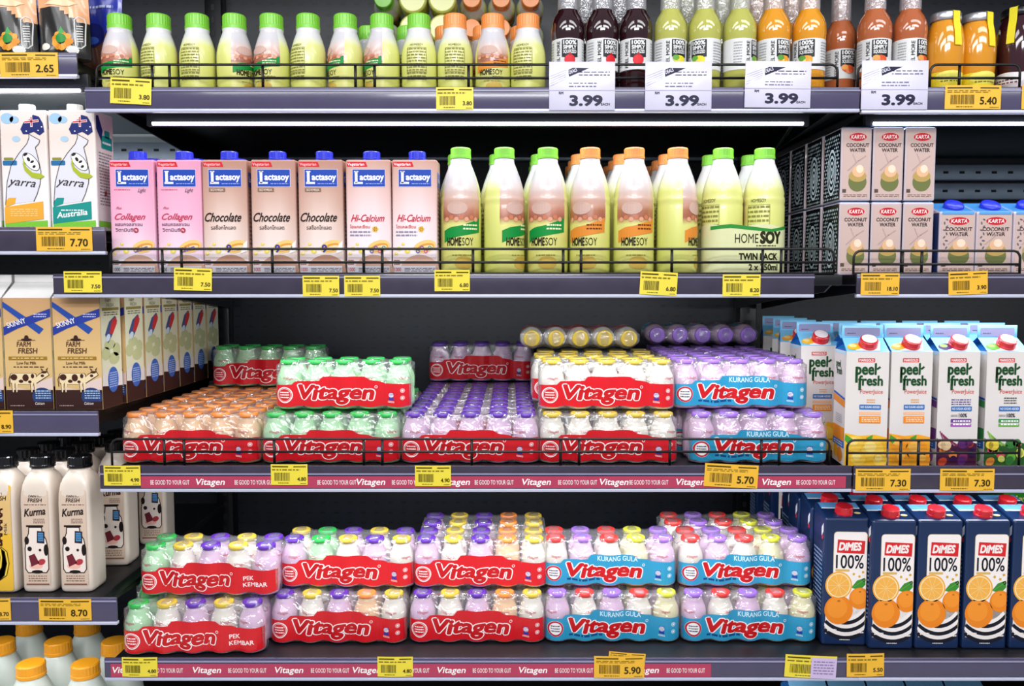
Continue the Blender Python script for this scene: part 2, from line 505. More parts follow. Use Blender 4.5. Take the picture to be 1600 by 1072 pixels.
def shelf(label, deck_z, x0, x1, lx0, lx1, bot, m_lip, led=None, strip=None, led_power=1.1, ledcol=(.93, .96, 1), drop=.027, up=.0015, tilt=12, bounce_sheet=False):
    h = deck_z - front_z(bot) - .0015
    t = thing('shelf', label, 'shelf'); t.location = ((x0 + x1) / 2, 0, deck_z)
    ox = (x0 + x1) / 2
    mb = MB(); mb.box(x0 - ox, x1 - ox, 0.0, DEPTH - .036, -.018, 0, M_deck, .002); mb.build('deck', t)
    if bounce_sheet:  # white sheet added under the deck, catching bounced light to brighten the underside
        mb = MB(); mb.box(x0 - ox + .02, x1 - ox - .02, .07, DEPTH - .045, -.0205, -.0182, mat('white_enamel_panel', 'C6D2D6', rough=.35)); mb.build('added_bounce_sheet', t)
    mb = MB()
    mb.box(lx0 - ox, lx1 - ox, -.004, 0, -h + .004, up, m_lip, .0008)
    mb.box(lx0 - ox, lx1 - ox, -.0055, -.004, -.0055, -.003, M_cover)
    mb.build('price_channel', t)
    mb = MB(); mb.box(lx0 - ox, lx1 - ox, -.0048, .004, -h - .0015, -h + .004, M_edge, .0008); mb.build('channel_edge', t)
    for s, xx in ((1, x0 + .012), (-1, x1 - .012)):
        mb = MB()
        vs = []
        for dx in (-.0015, .0015):
            vs += [(xx - ox + dx, .02, -.018), (xx - ox + dx, DEPTH - .038, -.018), (xx - ox + dx, DEPTH - .038, -.075), (xx - ox + dx, .35, -.05), (xx - ox + dx, .05, -.03)]
        mb.add(vs, [[0, 1, 2, 3, 4], [9, 8, 7, 6, 5]] + [[i, (i + 1) % 5 + 0, (i + 1) % 5 + 5, i + 5][::-1] for i in range(5)], M_dark)
        mb.build('bracket', t)
    if led:
        a, b, ly = led
        mb = MB(); mb.tube([(a - ox, ly, -drop), (b - ox, ly, -drop)], .0030, M_led, 8); lt = mb.build('led_tube', t)
        mb = MB(); mb.box(a - ox - .012, b - ox + .012, ly + .0043, ly + .016, -drop - .003, -.0182, M_ledcap, .001); mb.build('tube_holder', lt)
        area_light('led_strip_light', ((a + b) / 2, ly + .005, deck_z - drop - .007), (math.radians(tilt), 0, 0), b - a, .012, led_power * (b - a), ledcol)
    if strip:
        sx0, sx1, items = strip
        art = Art(); z0, z1 = -h + .0055, -.008
        art.rect(sx0 - ox, z0, sx1 - ox, z1, M_red_strip, 0)
        zc = (z0 + z1) / 2
        for kind, a in items:
            xx, _ = P(a, RP[0], 0); xx -= ox
            if kind == 'B': art.text('BE GOOD TO YOUR GUT', xx, zc - .0042, .0078, M_wh, 2, w=.066, bold=.006)
            else:
                art.text('Vitagen', xx, zc - .0046, .0105, M_wh, 1, w=.0485, bold=.02, shear=.2)
        mb = MB(); art.bake(mb, flat(0, -.0042, 0), lift=.00012, base=.0003); mb.build('promo_strip', t)
    return t

RP[0] = 155
shelf('topmost dark shelf of the middle bay, holding small soy bottles and juices', Z1, -.69, .555, X(135), X(1342), 176, M_lip, led=(X(237, .05), X(1256, .05), .05), drop=.0475)
RP[0] = 155
shelf('topmost dark shelf at the right, holding honey-coloured jars', Z1, .595, XR, X(1345), XR, 178, M_lip, led=(X(1366, .05), XR - .05, .05), drop=.0475, ledcol=(.8, .9, 1))
RP[0] = 445
shelf('second dark shelf of the middle bay, holding soy milk cartons and tall soy bottles', Z2, -.69, .555, X(85), X(1271), 465, M_lip2, led=(-.6, .5, .05), led_power=2.3, tilt=38)
RP[0] = 445
shelf('second shelf at the right, holding stacked coconut water cartons', Z2, .595, XR, X(1337), XR, 465, M_lip2, led=(.68, 1.7, .05), led_power=2.0, tilt=30)
RP[0] = 750
shelf('third shelf of the middle bay with a raspberry promo strip and a wire fence', Z3, -.69, .555, X(158), X(1329), 768, M_lip2, up=.010,
      led=(-.6, .5, .05), led_power=2.6, tilt=35, strip=(X(222), X(1320), [('B', 237), ('V', 308), ('B', 368), ('B', 497), ('V', 558), ('B', 613), ('V', 690), ('B', 742), ('V', 816), ('B', 872), ('V', 937), ('B', 983), ('V', 1056), ('V', 1190), ('B', 1243)]))
RP[0] = 750
shelf('third shelf at the right, holding gable-top juice cartons', Z3, .595, XR, X(1332), XR, 769, M_lip2, up=.010, led=(.68, 1.7, .05))
RP[0] = 1045
shelf('lowest shelf with a raspberry promo strip ending before its last price tags', Z4, -.69, X(1340, 0, 1045), X(165), X(1340), 1062, M_lip,
      led=(-.6, .5, .05), strip=(X(175), X(1110), [('V', 178), ('B', 228), ('V', 303), ('B', 358), ('V', 431), ('B', 487), ('V', 552), ('B', 612), ('V', 684), ('B', 739), ('V', 811), ('B', 867), ('V', 985), ('B', 1041)]))
RP[0] = 1045
shelf('lowest shelf at the right, holding blue orange juice cartons', Z4, X(1340, 0, 1045), XR, X(1340), XR, 1062, M_lip)
RP[0] = 100
shelf('topmost shelf at the left, holding snack pouches', ZA, XL, -.735, XL, X(122), 122, M_lip, led=(XL + .1, X(128, .06), .05), led_power=5, drop=.0475, bounce_sheet=True)
RP[0] = 375
shelf('second shelf at the left, holding milk cartons with a bottle drawing', ZB, XL, -.73, XL, X(166), 398, M_lip2, led=(XL + .1, -.78, .16), led_power=.6)
RP[0] = 660
shelf('third shelf at the left, holding beige gable-top milk cartons', ZC_, XL, -.73, XL, X(155), 681, M_lip, led=(XL + .1, -.78, .03), led_power=1.0)
RP[0] = 950
shelf('fourth shelf at the left, holding date milk bottles with black caps', ZD, XL, -.71, XL, X(184), 975, M_lip, led=(XL + .1, -.78, .03), led_power=1.0)
top = [o for o in COL.objects if o.get('label', '').startswith('topmost dark shelf of the middle')][0]
for q, (px0, px1, dp) in enumerate(((1246, 1160, .16), (1252, 1176, .10))):
    ox = top.location.x; xa, xb = X(px0, .06, 195) - ox, X(px1, .45, 215) - ox; mb = MB()
    mb.tube([(xa + (xb - xa) * k / 14, .06 + .42 * k / 14, -.030 - dp * math.sin(PI * .55 * k / 14) * .45) for k in range(15)], .0022, M_wire, 6); mb.build('power_cable', top)
mb = MB(); mb.box(XL, XR, 0, DEPTH - .036, -.03, 0, M_deck, .003)
t = thing('base_deck', 'black bottom deck carrying the white milk jugs with orange caps', 'shelf'); t.location = (0, 0, ZE); mb.build('deck', t)
mb = MB(); mb.box(XL, XR, -.006, 0, -.06, .01, M_lip, .001); mb.build('front_edge', t)

# ---------------------------------------------------------------- black wire fences on the shelf fronts
def wire_fence(label, x0, x1, zt, zm, zb, posts, y=.006):
    t = thing('wire_fence', label, 'wire rack'); t.location = (x0, y, zb)
    r = .0021; L = x1 - x0; H = zt - zb; q = .012
    def arc(cx, cz, a0, a1): return [(cx + q * math.cos(math.radians(a0 + (a1 - a0) * k / 5)), 0, cz + q * math.sin(math.radians(a0 + (a1 - a0) * k / 5))) for k in range(6)]
    mb = MB(); mb.tube([(0, 0, .001)] + arc(q, H - q, 180, 90) + arc(L - q, H - q, 90, 0) + [(L, 0, .001)], r, M_wire); mb.build('top_rail', t)
    mb = MB(); mb.tube([(0, 0, zm - zb), (L, 0, zm - zb)], r, M_wire); mb.build('middle_rail', t)
    mb = MB(); mb.tube([(0, 0, r), (L, 0, r)], r, M_wire); mb.build('bottom_rail', t)
    for p in posts:
        mb = MB(); mb.tube([(X(p, y) - x0, .002, 0), (X(p, y) - x0, .002, H)], r * 1.15, M_wire); mb.build('upright_wire', t)
Zp = lambda py, y=.006: P(800, py, y)[1]
RP[0] = 115
wire_fence('black wire fence in front of the small soy bottles and juices', X(148), X(1311), Zp(101), Zp(122), Z1, [237, 264, 410, 555, 585, 732, 878, 906, 1050, 1196, 1224])
RP[0] = 115
wire_fence('black wire fence in front of the honey jars', X(1456), X(1597), Zp(101), Zp(122), Z1, [1500])
RP[0] = 115
wire_fence('black wire fence between the deal cards beside the last juice bottles', X(1343), X(1440), Zp(101), Zp(122), Z1, [])
RP[0] = 410
wire_fence('black wire fence in front of the soy milk cartons and tall soy bottles', X(170), X(1305), Zp(389), Zp(410), Z2, [253, 283, 425, 568, 597, 739, 880, 908, 1050, 1192, 1221])
RP[0] = 410
wire_fence('black wire fence in front of the coconut water cartons', X(1336), X(1597), Zp(392), Zp(413), Z2, [1411, 1441])
RP[0] = 705
wire_fence('black wire fence in front of the uneven pile of bottle packs', X(172), X(1298), Zp(686), Zp(706), Z3, [256, 287, 428, 568, 597, 737, 876, 905, 1047, 1190, 1218])
RP[0] = 705
wire_fence('black wire fence in front of the gable-top juice cartons', X(1326), X(1596), Zp(688), Zp(708), Z3, [1408, 1436])
# ================================================================ multipacks of little cultured-milk bottles
BP, BR = .048, .0235
def bottle_mat(n, c): return mat('small_bottle_' + n, c, rough=0.3, mottle=0.02)
BODY = {'g': bottle_mat('green', 'B4E8B0'), 'w': bottle_mat('white', 'F2EADC'), 'l': bottle_mat('lilac', 'E6BFE0'), 'o': bottle_mat('peach', 'F6C592'), 'y': bottle_mat('cream', 'F0E6B4')}
CAP = {'G': mat('foil_green', '2FA74A', rough=.25), 'Y': mat('foil_gold', 'C9AC3C', rough=.25), 'P': mat('foil_purple', '5A2E9A', rough=.25), 'O': mat('foil_orange', 'E2843C', rough=.25),
       'R': mat('foil_red', 'D23A36', rough=.25), 'L': mat('foil_lime', 'C8C83C', rough=.25), 'V': mat('foil_violet', '9468C8', rough=.25)}
BOF = {'G': 'g', 'Y': 'w', 'P': 'l', 'O': 'o', 'R': 'w', 'L': 'y', 'V': 'l'}
_bm = {}
def small_bottle(c):
    if c not in _bm:
        mb = MB()
        pr = [(.0185, .0012), (.0215, .003), (.0222, .008), (.0222, .028), (.0208, .032), (.0222, .036), (.0222, .052), (.0205, .060), (.0175, .067), (.0155, .072), (.0150, .0795)]
        mb.lathe(pr, BODY[BOF[c]], 18)
        a = Art(); a.text('Vitagen', 0, .0535, .0045, C('C8283A'), 1, align='C', w=.02, bold=.02, shear=.15)
        a.bake(mb, cyl(prof_r(pr)), su=.004)
        b = mb.build('bottle'); mb = MB()
        mb.lathe([(.0150, .0785), (.0168, .079), (.0170, .0815), (.0165, .0855), (.0150, .0868), (.0120, .0862), (.004, .0860)], CAP[c], 18)
        k = mb.build('cap')
        _bm[c] = (b.data, k.data)
        bpy.data.objects.remove(b); bpy.data.objects.remove(k)
    return _bm[c]

def indent(u):
    a = abs(u)
    if a > .096: return BR - math.sqrt(max(BR * BR - (a - .096) ** 2, 0)) + 0.0
    return .0028 * (1 - math.cos(2 * PI * u / BP))
def band_map(u, v, h):
    y = -h + indent(u) * (1 if abs(u) > .096 else 1) - .0006
    w = .0012 * (1 - math.cos(2 * PI * u / BP))
    vv = v + w * max(0, 1 - v / .03)
    return (u, y, vv)
M_red = mat('pack_band_red', 'CE1420', rough=.28, mottle=.04, coat=.25)
M_redtext = mat('pack_lettering_red', 'C00F18', rough=.3, mottle=0)
M_blue = mat('pack_band_blue', '2A92BA', rough=.28, mottle=.04, coat=.25)
M_film = mat_film('shrink_film', gloss=.17, milky=.08, bump=.9)
_bands = {}
def band_mesh(kind):
    if kind in _bands: return _bands[kind]
    red = kind != 'blue'
    A = Art(); base = M_red if red else M_blue; W = C('F4ECEA', .3)
    top = [(-.1185, .0435), (-.088, .0445), (-.082, .050), (-.040, .0515), (-.034, .0585), (.040, .0585), (.048, .053), (.066, .050), (.074, .0465), (.1185, .0455)]
    A.poly([(-.1185, .005), (.1185, .005)] + top[::-1], base, 0)
    # a printed lighter seam of the band ends
    A.ring(-.1, .0262, .0125, .0142, W, 1)
    if red:
        A.ring(-.1, .0262, .0108, .0114, W, 1)
        A.greek(-.108, .0195, -.092, .033, 3, W, 1)
    else:
        A.ell(-.1, .0262, .0108, .0108, W, 1); A.ring(-.1, .0262, .0112, .0138, C('C22030', .3), 2)
        A.greek(-.108, .0195, -.092, .033, 3, C('30506A'), 2)
    tx, tw = (-.0755, .130)
    if kind == 'twin': tx, tw = -.080, .118
    A.text('Vitagen', tx, .0190, .0245, W, 1, w=tw, bold=.125, shear=.18)
    A.text('Vitagen', tx, .0190, .0245, M_redtext, 2, w=tw, bold=.062, shear=.18)
    A.ring(tx + tw + .0045, .0405, .0018, .0026, W, 1, n=10)
    if kind == 'twin':
        A.text('PEK', .071, .0275, .0075, W, 1, align='C', bold=.02, rot=.05)
        A.text('KEMBAR', .083, .0165, .0075, W, 1, align='C', bold=.02, rot=.07, w=.042)
    else:
        for (ix, iy) in ((.105, .034), (.105, .021)): A.ring(ix, iy, .0022, .0040, C('E8A8A8' if red else 'A8CCDC'), 1, n=12); A.ell(ix, iy, .0016, .0016, W, 1, n=8)
        A.rect(.0805, .0165, .0895, .0205, C('2A3A9A'), 1); A.ell(.085, .0255, .0045, .0045, W, 1, n=12); A.greek(.081, .021, .089, .031, 4, C('2A3A9A'), 2)
        A.greek(.0795, .0115, .0905, .0150, 2, W, 1)
    if not red:
        A.text('KURANG GULA', -.022, .0475, .0085, C('D8EEF6', .3), 1, w=.070, bold=.01)
        A.greek(-.076, .0095, -.018, .0150, 1, C('14467A'), 1, fill=.7)
    mb = MB(); A.bake(mb, band_map, su=.006, lift=.0002, base=.0004, sv=.02)
    o = mb.build('printed_band'); _bands[kind] = o.data; bpy.data.objects.remove(o)
    return _bands[kind]
_film = {}
def film_mesh(single=False):
    if single in _film: return _film[single]
    prof = [(.020, .0008), (.006, .0009), (.0005, .005), (0, .030), (0, .053), (.003, .060), (.0065, .070), (.0075, .080), (.0095, .0872), (.0235, .0876), (.036, .0872), (.0475, .082), (.059, .0872), (.0715, .0876), (.0855, .0872), (.0875, .080), (.0885, .070), (.092, .060), (.095, .053), (.095, .030), (.0945, .005), (.089, .0009), (.075, .0008)]
    if single: prof = [(y if y < .04 else y - .048, z) for y, z in prof if y <= .0236 or y >= .0714]
    MY = .0235 if single else .0475
    xs = [-.1195] + [-.118 + .236 * k / 58 for k in range(59)] + [.1195]
    mb = MB(); n = len(prof)
    def f(x, y, z, end):
        d = 1 - math.cos(2 * PI * x / BP) if abs(x) < .1 else 0
        ind = indent(x)
        side = 1 if y < MY else -1
        if z > .06:
            y2 = y + side * ind * .6 if (y < .012 or y > (.035 if single else .083)) else y
            z2 = z - .0025 * d * (1 if z > .08 else .4)
            if abs(x) > .105: z2 -= (abs(x) - .105) * (.9 if z > .08 else .2)
        else: y2, z2 = y + side * ind * .92, z
        if end: y2 = MY + (y2 - MY) * .62; z2 = .045 + (z2 - .045) * .8
        return (x, y2, z2)
    o = 0
    for i, x in enumerate(xs):
        for (y, z) in prof: mb.v.append(f(x, y, z, i in (0, len(xs) - 1)))
    mi = mb.mi(M_film)
    for i in range(len(xs) - 1):
        for j in range(n - 1):
            mb.f.append([i * n + j, (i + 1) * n + j, (i + 1) * n + j + 1, i * n + j + 1]); mb.m.append(mi); mb.sm.append(True)
    ob = mb.build('shrink_film'); _film[single] = ob.data; bpy.data.objects.remove(ob)
    return _film[single]

def maker_pack(kind, front, back):
    def mk():
        t = thing('bottle_multipack', '', 'drink multipack'); t.scale = (1.035, 1.02, 1.03)
        for r, row in enumerate((front, back) if back != '-' else (front,)):
            for i, c in enumerate(row):
                bd, cd = small_bottle(c)
                b = bpy.data.objects.new('bottle', bd); COL.objects.link(b); b.parent = t
                b.location = ((i - 2) * BP, BR + .0 + r * BP, 0); b.rotation_euler = (0, 0, random.uniform(-.6, .6))
                k = bpy.data.objects.new('cap', cd); COL.objects.link(k); k.parent = b
        o = bpy.data.objects.new('printed_band', band_mesh(kind)); COL.objects.link(o); o.parent = t
        o = bpy.data.objects.new('shrink_film', film_mesh(back == '-')); COL.objects.link(o); o.parent = t
        return t
    return mk
def pack(kind, front, back, px, y, z, label, group=None, rz=0.0, rx=0.0, x=None):
    back = back or front
    return put(('pack', kind, front, back), maker_pack(kind, front, back), (X(px, y) if x is None else x, y, z), label, group, rz=rz, rx=rx)
PH = .0912   # layer height
RWD = .0995   # row pitch into the shelf
G5, O5, P5, Y5, V5 = 'GGGGG', 'OOOOO', 'PPPPP', 'YYYYY', 'VVVVV'
cap_words = {'G': 'green', 'O': 'orange', 'P': 'purple', 'Y': 'gold', 'V': 'violet'}
RP[0] = 650
# ---- third shelf, columns going into the depth
BACKW = ['at the front', 'second from the front', 'third from the front', 'fourth from the front', 'fifth from the front', 'last against the back']
zz = Z3 + .0005
def column(col, px, y0, n, kind='red', dx=0.0):
    x0 = X(px, y0 + .0)
    for k in range(n):
        nm = cap_words[col[0]]; b = 'blue' if kind == 'blue' else 'red'
        pack(kind, col, None, px, y0 + k * RWD, zz, '%s-banded pack of %s-capped bottles on the third shelf deck, %s' % (b, nm, BACKW[k]), x=x0 + dx * k - (.018 if (kind == 'blue' and k) else 0) + random.uniform(-.0003, .0003))
column(O5, 293, .052, 5)
column(G5, 514, .052, 4)
column(P5, 734, .052, 6)
column(Y5, 952, .052, 4)
column(V5, 1189, .052, 5, 'blue')
pack('red', G5, None, 417, .43, zz + PH, 'red-banded pack of green-capped bottles on the rearmost orange-capped packs', x=X(417, .43))
pack('red', G5, None, 535, .088, zz + PH, 'red-banded pack of green-capped bottles stacked second nearest the aisle')
pack('red', P5, None, 752, .53, zz + PH, 'red-banded pack of purple-capped bottles at the back, on top of the purple-capped packs')
pack('red', Y5, None, 949, .086, zz + PH, 'red-banded pack of gold-capped bottles stacked second, nearest the aisle', rz=-.01)
pack('red', Y5, None, 931, .189, zz + PH, 'red-banded pack of gold-capped bottles stacked second, behind the nearest', rz=.02)
pack('red', Y5, None, 929, .290, zz + PH, 'red-banded pack of gold-capped bottles stacked second, right under the lying pack', rz=0)
pack('red', Y5, '-', 906, .385, zz + PH * 2 + .0485, 'red-banded pack of bottles lying on its side with gold caps facing the aisle', x=X(906, .30), rx=-PI / 2, rz=PI)
pack('blue', V5, None, 1159, .1, zz + PH, 'blue-banded pack of violet-capped bottles stacked second, nearest the aisle')
for k in range(3):
    pack('blue', V5, None, 1110, .207 + .1 * k, zz + PH, 'blue-banded pack of violet-capped bottles stacked second, %s behind the nearest' % ('one', 'two', 'three')[k], x=X(1114, .33))
pack('blue', V5, '-', 1095, .50, zz + PH * 2 + .0485, 'blue-banded pack of bottles lying on its side with violet caps facing the aisle', x=X(1095, .42), rx=-PI / 2, rz=PI)
# ---- lowest shelf
z4 = Z4 + .0005
RP[0] = 950
pack('twin', 'GYPYP', None, 298, .008, z4, 'red-banded twin pack marked PEK KEMBAR standing on the lowest shelf', rz=.03)
pack('twin', 'GYPYP', None, 324, .045, z4 + PH, 'red-banded twin pack marked PEK KEMBAR on top of the other twin pack', rz=.0)
pack('twin', 'GYPOP', None, 310, .112, z4, 'red-banded twin pack on the deck behind the front twin pack')
pack('red', 'PYPOY', None, 526, .052, z4, 'red-banded assorted pack on the lowest deck beside the twin packs')
pack('red', 'PGYPY', 'YGPYP', 541, .085, z4 + PH, 'red-banded assorted pack with one green-capped bottle, on top beside the twin packs', rz=-.015)
pack('red', 'PYPOY', 'OYPOY', 541, .155, z4, 'red-banded assorted pack behind the lower one beside the twin packs')
pack('red', 'PYPOY', 'PYPOY', 745, .055, z4, 'red-banded assorted pack on the lowest deck next to the blue-banded packs')
pack('red', 'PYPOY', 'PYPOY', 750, .085, z4 + PH, 'red-banded assorted pack on top next to the blue-banded packs')
pack('red', 'PYPOY', 'PYPOY', 745, .158, z4, 'red-banded assorted pack second from the front on the lowest deck')
pack('red', 'PYPOY', 'PYPOY', 753, .188, z4 + PH, 'red-banded assorted pack stacked behind the top one next to the blue-banded packs', x=X(750, .085) + .002)
pack('blue', 'VRVRL', 'RVRLV', 958, .058, z4, 'blue-banded assorted pack on the lowest deck next to the red-banded packs')
pack('blue', 'RVRLV', 'RVRLV', 953, .09, z4 + PH, 'blue-banded assorted pack on top next to the red-banded packs')
pack('blue', 'VRVRL', 'RVRLV', 958, .161, z4, 'blue-banded assorted pack behind the lower one next to the red-banded packs')
pack('blue', 'VRVRL', 'RVRLV', 1174, .058, z4, 'blue-banded assorted pack on the lowest deck next to the blue juice cartons')
pack('blue', 'RVRLV', 'RVRLV', 1166, .09, z4 + PH, 'blue-banded assorted pack on top next to the blue juice cartons')
pack('blue', 'VRVRL', 'RVRLV', 1165, .160, z4, 'blue-banded assorted pack behind the lower one next to the blue juice cartons')
pack('blue', 'RVRLV', 'RVRLV', 1150, .194, z4 + PH, 'blue-banded assorted pack stacked behind the top one next to the blue juice cartons', x=X(1166, .09) - .012)
# ================================================================ cartons
def carton_body(mb, w, d, hf, hb, m, bev=.003, mtop=None):
    """upright brick whose top may slope down to the front; x centred, front face at y=0"""
    bm = bmesh.new(); bmesh.ops.create_cube(bm, size=1)
    for v in bm.verts:
        z = 0 if v.co.z < 0 else (hf if v.co.y < 0 else hb)
        v.co = Vector((v.co.x * w, (v.co.y + .5) * d, z))
    bmesh.ops.bevel(bm, geom=bm.edges[:], offset=bev, segments=2, affect='EDGES', profile=.5)
    bm.verts.index_update()
    fs = [[v.index for v in f.verts] for f in bm.faces]; up = [f.normal.z > .7 for f in bm.faces]
    vs = [v.co[:] for v in bm.verts]; bm.free()
    mb.add(vs, [f for f, u in zip(fs, up) if not u], m, False)
    if any(up): mb.add(vs, [f for f, u in zip(fs, up) if u], mtop or m, False)
def screw_cap(r, h, m, seg=24, ribs=True, dome=.0006):
    mb = MB(); n = seg * 2 if ribs else seg
    prof = [(r, 0), (r, h * .22), (r * .97, h * .25), (r * .97, h * .9), (r * .88, h), (r * .4, h + dome)]
    rings = []
    for j, (rr, z) in enumerate(prof):
        rings.append(len(mb.v))
        for k in range(n):
            a = 2 * PI * k / n; q = rr * (1 - (.02 if (ribs and k % 2 and 1 < j < 4) else 0))
            mb.v.append((q * math.sin(a), -q * math.cos(a), z))
    i0 = mb.mi(m)
    for j in range(len(prof) - 1):
        for k in range(n):
            k2 = (k + 1) % n
            mb.f.append([rings[j] + k, rings[j] + k2, rings[j + 1] + k2, rings[j + 1] + k]); mb.m.append(i0); mb.sm.append(not ribs)
    mb.f.append([rings[-1] + k for k in range(n)]); mb.m.append(i0); mb.sm.append(False)
    mb.f.append([rings[0] + k for k in range(n)][::-1]); mb.m.append(i0); mb.sm.append(False)
    return mb
def flower(A, cx, cy, r, col, l=3, n=5):
    for k in range(n): A.ell(cx + r * .6 * math.cos(2 * PI * k / n), cy + r * .6 * math.sin(2 * PI * k / n), r * .5, r * .5, col, l, n=8)

# ---------------------------------------------------------------- soy milk cartons with the blue logo panel
BLUECAP = mat('cap_royal_blue', '2430C8', rough=.35)
def mk_soy_carton(kind):
    def mk():
        w, d, h = .0765, .062, .1945
        t = thing('soy_milk_carton', '', 'carton')
        if kind == 'collagen': m = mat_ramp('carton_pink', [(0, 'F2E6EC'), (.25, 'F0D8E4'), (.5, 'E8B4CC'), (1, 'E096B4')], h, edge=[(0, 'EED8E4'), (.4, 'E6A8C2'), (1, 'DE8FAE')], w=w)
        elif kind == 'chocolate': m = mat_ramp('carton_brown', [(0, 'F4ECE8'), (.2, 'F0E2DC'), (.5, 'E4CABE'), (.75, 'C8A090'), (1, 'B48470')], h, edge=[(0, 'EFE2DC'), (.25, 'DABBAE'), (.6, 'BE9280'), (1, 'B08070')], w=w)
        else: m = mat_ramp('carton_rose', [(0, 'F6EEEE'), (.3, 'F4E4E6'), (.6, 'EFD2D2'), (1, 'C89C8C')], h, edge=[(0, 'F2E4E4'), (.4, 'EACCCC'), (.8, 'CFA498'), (1, 'C09080')], w=w)
        A = Art(); W = C('F4F2F4'); BL = C('2046A8'); BLd = C('1A2A78')
        # bottom band
        A.rect(-w / 2 + .003, .0035, w / 2 - .003, .030, C('DCC8C4' if kind != 'collagen' else 'E8DCE0'), 1)
        A.ell(.008, .004, .034, .030, C('B98C76' if kind == 'chocolate' else 'CBA08C'), 2, a0=0, a1=180)
        A.rect(-w / 2 + .003, .0035, w / 2 - .003, .015, C('D8D4DA'), 3)
        A.text('1000', -.035, .006, .006, C('C03040' if kind != 'collagen' else '302830'), 4, w=.011, bold=.02); A.greek(-.018, .005, .034, .012, 3, C('605868'), 4)
        A.greek(-.036, .016, -.026, .026, 3, C('804038'), 4)
        # red corner flag
        A.poly([(-w / 2 + .0025, h - .0035), (-.004, h - .0035), (-.001, h - .012), (-w / 2 + .0025, h - .0115)], C('CE2430'), 1)
        A.text('Vegetarian', -.0345, h - .0098, .0046, C('F4C0C0' if kind != 'calcium' else 'FFFFFF'), 2, w=.028, bold=.02)
        # logo panel
        x0, x1, z0, z1 = -.0265, .0285, h - .0450, h - .0165
        A.rect(x0 - .0008, z0 - .0008, x1 + .0008, z1 + .0008, C('D8D0E8'), 1); A.rect(x0, z0, x1, z1, BL, 2)
        A.rect(x0 + .004, z0 + .0055, x0 + .0085, z1 - .003, W, 3); A.rect(x0 + .0025, z0 + .0042, x0 + .0175, z0 + .0075, W, 3); A.rect(x0 + .0028, z1 - .0045, x0 + .0100, z1 - .0025, W, 3)
        A.text('actasoy', x0 + .0125, z0 + .0110, .0105, W, 3, w=.0405, bold=.055)
        A.greek(x0 + .022, z0 + .0035, x1 - .003, z0 + .0060, 1, C('A8B8E8'), 3)
        if kind == 'collagen':
            A.text('Light', .010, h - .0545, .0065, C('4A3A4A'), 2, w=.014, shear=.5)
            A.greek(-.030, h - .0520, -.003, h - .0490, 1, C('C85870'), 2)
            A.text('Plus', -.028, .118 - .007, .0045, C('C03A54'), 2, shear=.5, w=.010)
            A.text('Collagen', -.0305, .0975 - .004, .0105, C('C83654'), 2, w=.052, shear=.5, bold=.02)
            A.text('ผสมคอลลาเจน', -.030, .083, .0050, C('7A4A66'), 2, w=.046, bold=.02); A.text('วิตามินซี', -.030, .0735, .0052, C('7A4A66'), 2, w=.030, bold=.02)
            A.ell(.005, .0755, .0045, .0045, C('B03048'), 2, n=14); A.text('N', .005, .0737, .0038, W, 3, align='C')
        elif kind == 'chocolate':
            A.rrect(-.0265, h - .0540, .001, h - .0475, .001, C('8A6A58'), 2); A.text('SOYMILK', -.0125, h - .0528, .0040, C('F0E4D8'), 3, align='C', w=.022)
            A.text('Chocolate', -.0345, .0905, .0145, C('2C1A18'), 2, w=.062, shear=.45, bold=.03)
            A.text('รสช็อกโกแลต', -.0245, .0770, .0058, C('5A4440'), 2, w=.042, bold=.02)
        else:
            A.text('Hi-Calcium', -.0300, .0905, .0115, C('C0304A'), 2, w=.057, shear=.45, bold=.03)
            A.text('ไฮแคลเซียม', -.0320, .0790, .0050, C('C05050'), 2, w=.034, bold=.02); flower(A, .0110, .0775, .005, C('E8B440'), 2)
            A.greek(-.032, .0640, .004, .0755, 2, C('8A86A0'), 2)
        # soybeans and bowl
        for (bx, bz, br) in ((-.027, .044, .0045), (-.013, .040, .005), (-.020, .052, .003), (-.032, .036, .003)): A.ell(bx, bz, br, br * .8, C('EAD254'), 2, n=10); A.ell(bx + .0008, bz + .0006, br * .45, br * .35, C('F6EA9A'), 3, n=8)
        A.ell(.017, .0480, .0195, .0105, C('EEC878'), 2, rot=.25); A.ell(.018, .0465, .015, .0065, C('E09A3C'), 3, rot=.25); A.ell(.019, .0455, .012, .0040, C('F2D8A8'), 4, rot=.25)
        if kind == 'chocolate': A.text('9', .0015, .0385, .0125, C('2A3CA0'), 5, w=.0075, bold=.05); A.poly([(.025, .036), (.036, .040), (.0365, .058), (.030, .052)], C('F8F0EC'), 4)
        elif kind == 'collagen': A.text('Calcium', .0015, .0375, .0080, C('4A4AB0'), 5, w=.024, rot=.25, bold=.03, shear=.3)
        else:
            for k, bc in enumerate(('3A5AC0', '7A4AB0', 'D04A8A', '3A9A9A')): A.ring(.005 + k * .0068, .040 + (k % 2) * .006, .0018, .0034, C(bc), 5, n=10)
        mb = MB(); carton_body(mb, w, d, h, h + .003, m)
        A.bake(mb, flat(0, 0, 0))
        S = Art(); S.greek(.008, .05, d - .008, .15, 14, C('907070'), 1); S.rect(.006, h - .045, d - .006, h - .02, BL, 1); S.text('Lactasoy', .010, h - .036, .009, W, 2, w=d - .02, bold=.03)
        S.bake(mb, flat(w / 2, 0, 0, 'right'))
        mb.build('carton_body', t)
        mb = screw_cap(.0150, .0145, BLUECAP, 22); c = mb.build('screw_cap', t); c.location = (.003, .020, h + .0012)
        return t
    return mk
soy = [('collagen', 207.5), ('collagen', 281), ('chocolate', 352), ('chocolate', 428), ('chocolate', 501.5), ('calcium', 576), ('calcium', 648)]
zs = Z2 + .0005; RP[0] = 340
wsoy = {'collagen': 'pink collagen', 'chocolate': 'brown chocolate', 'calcium': 'pale rose calcium'}
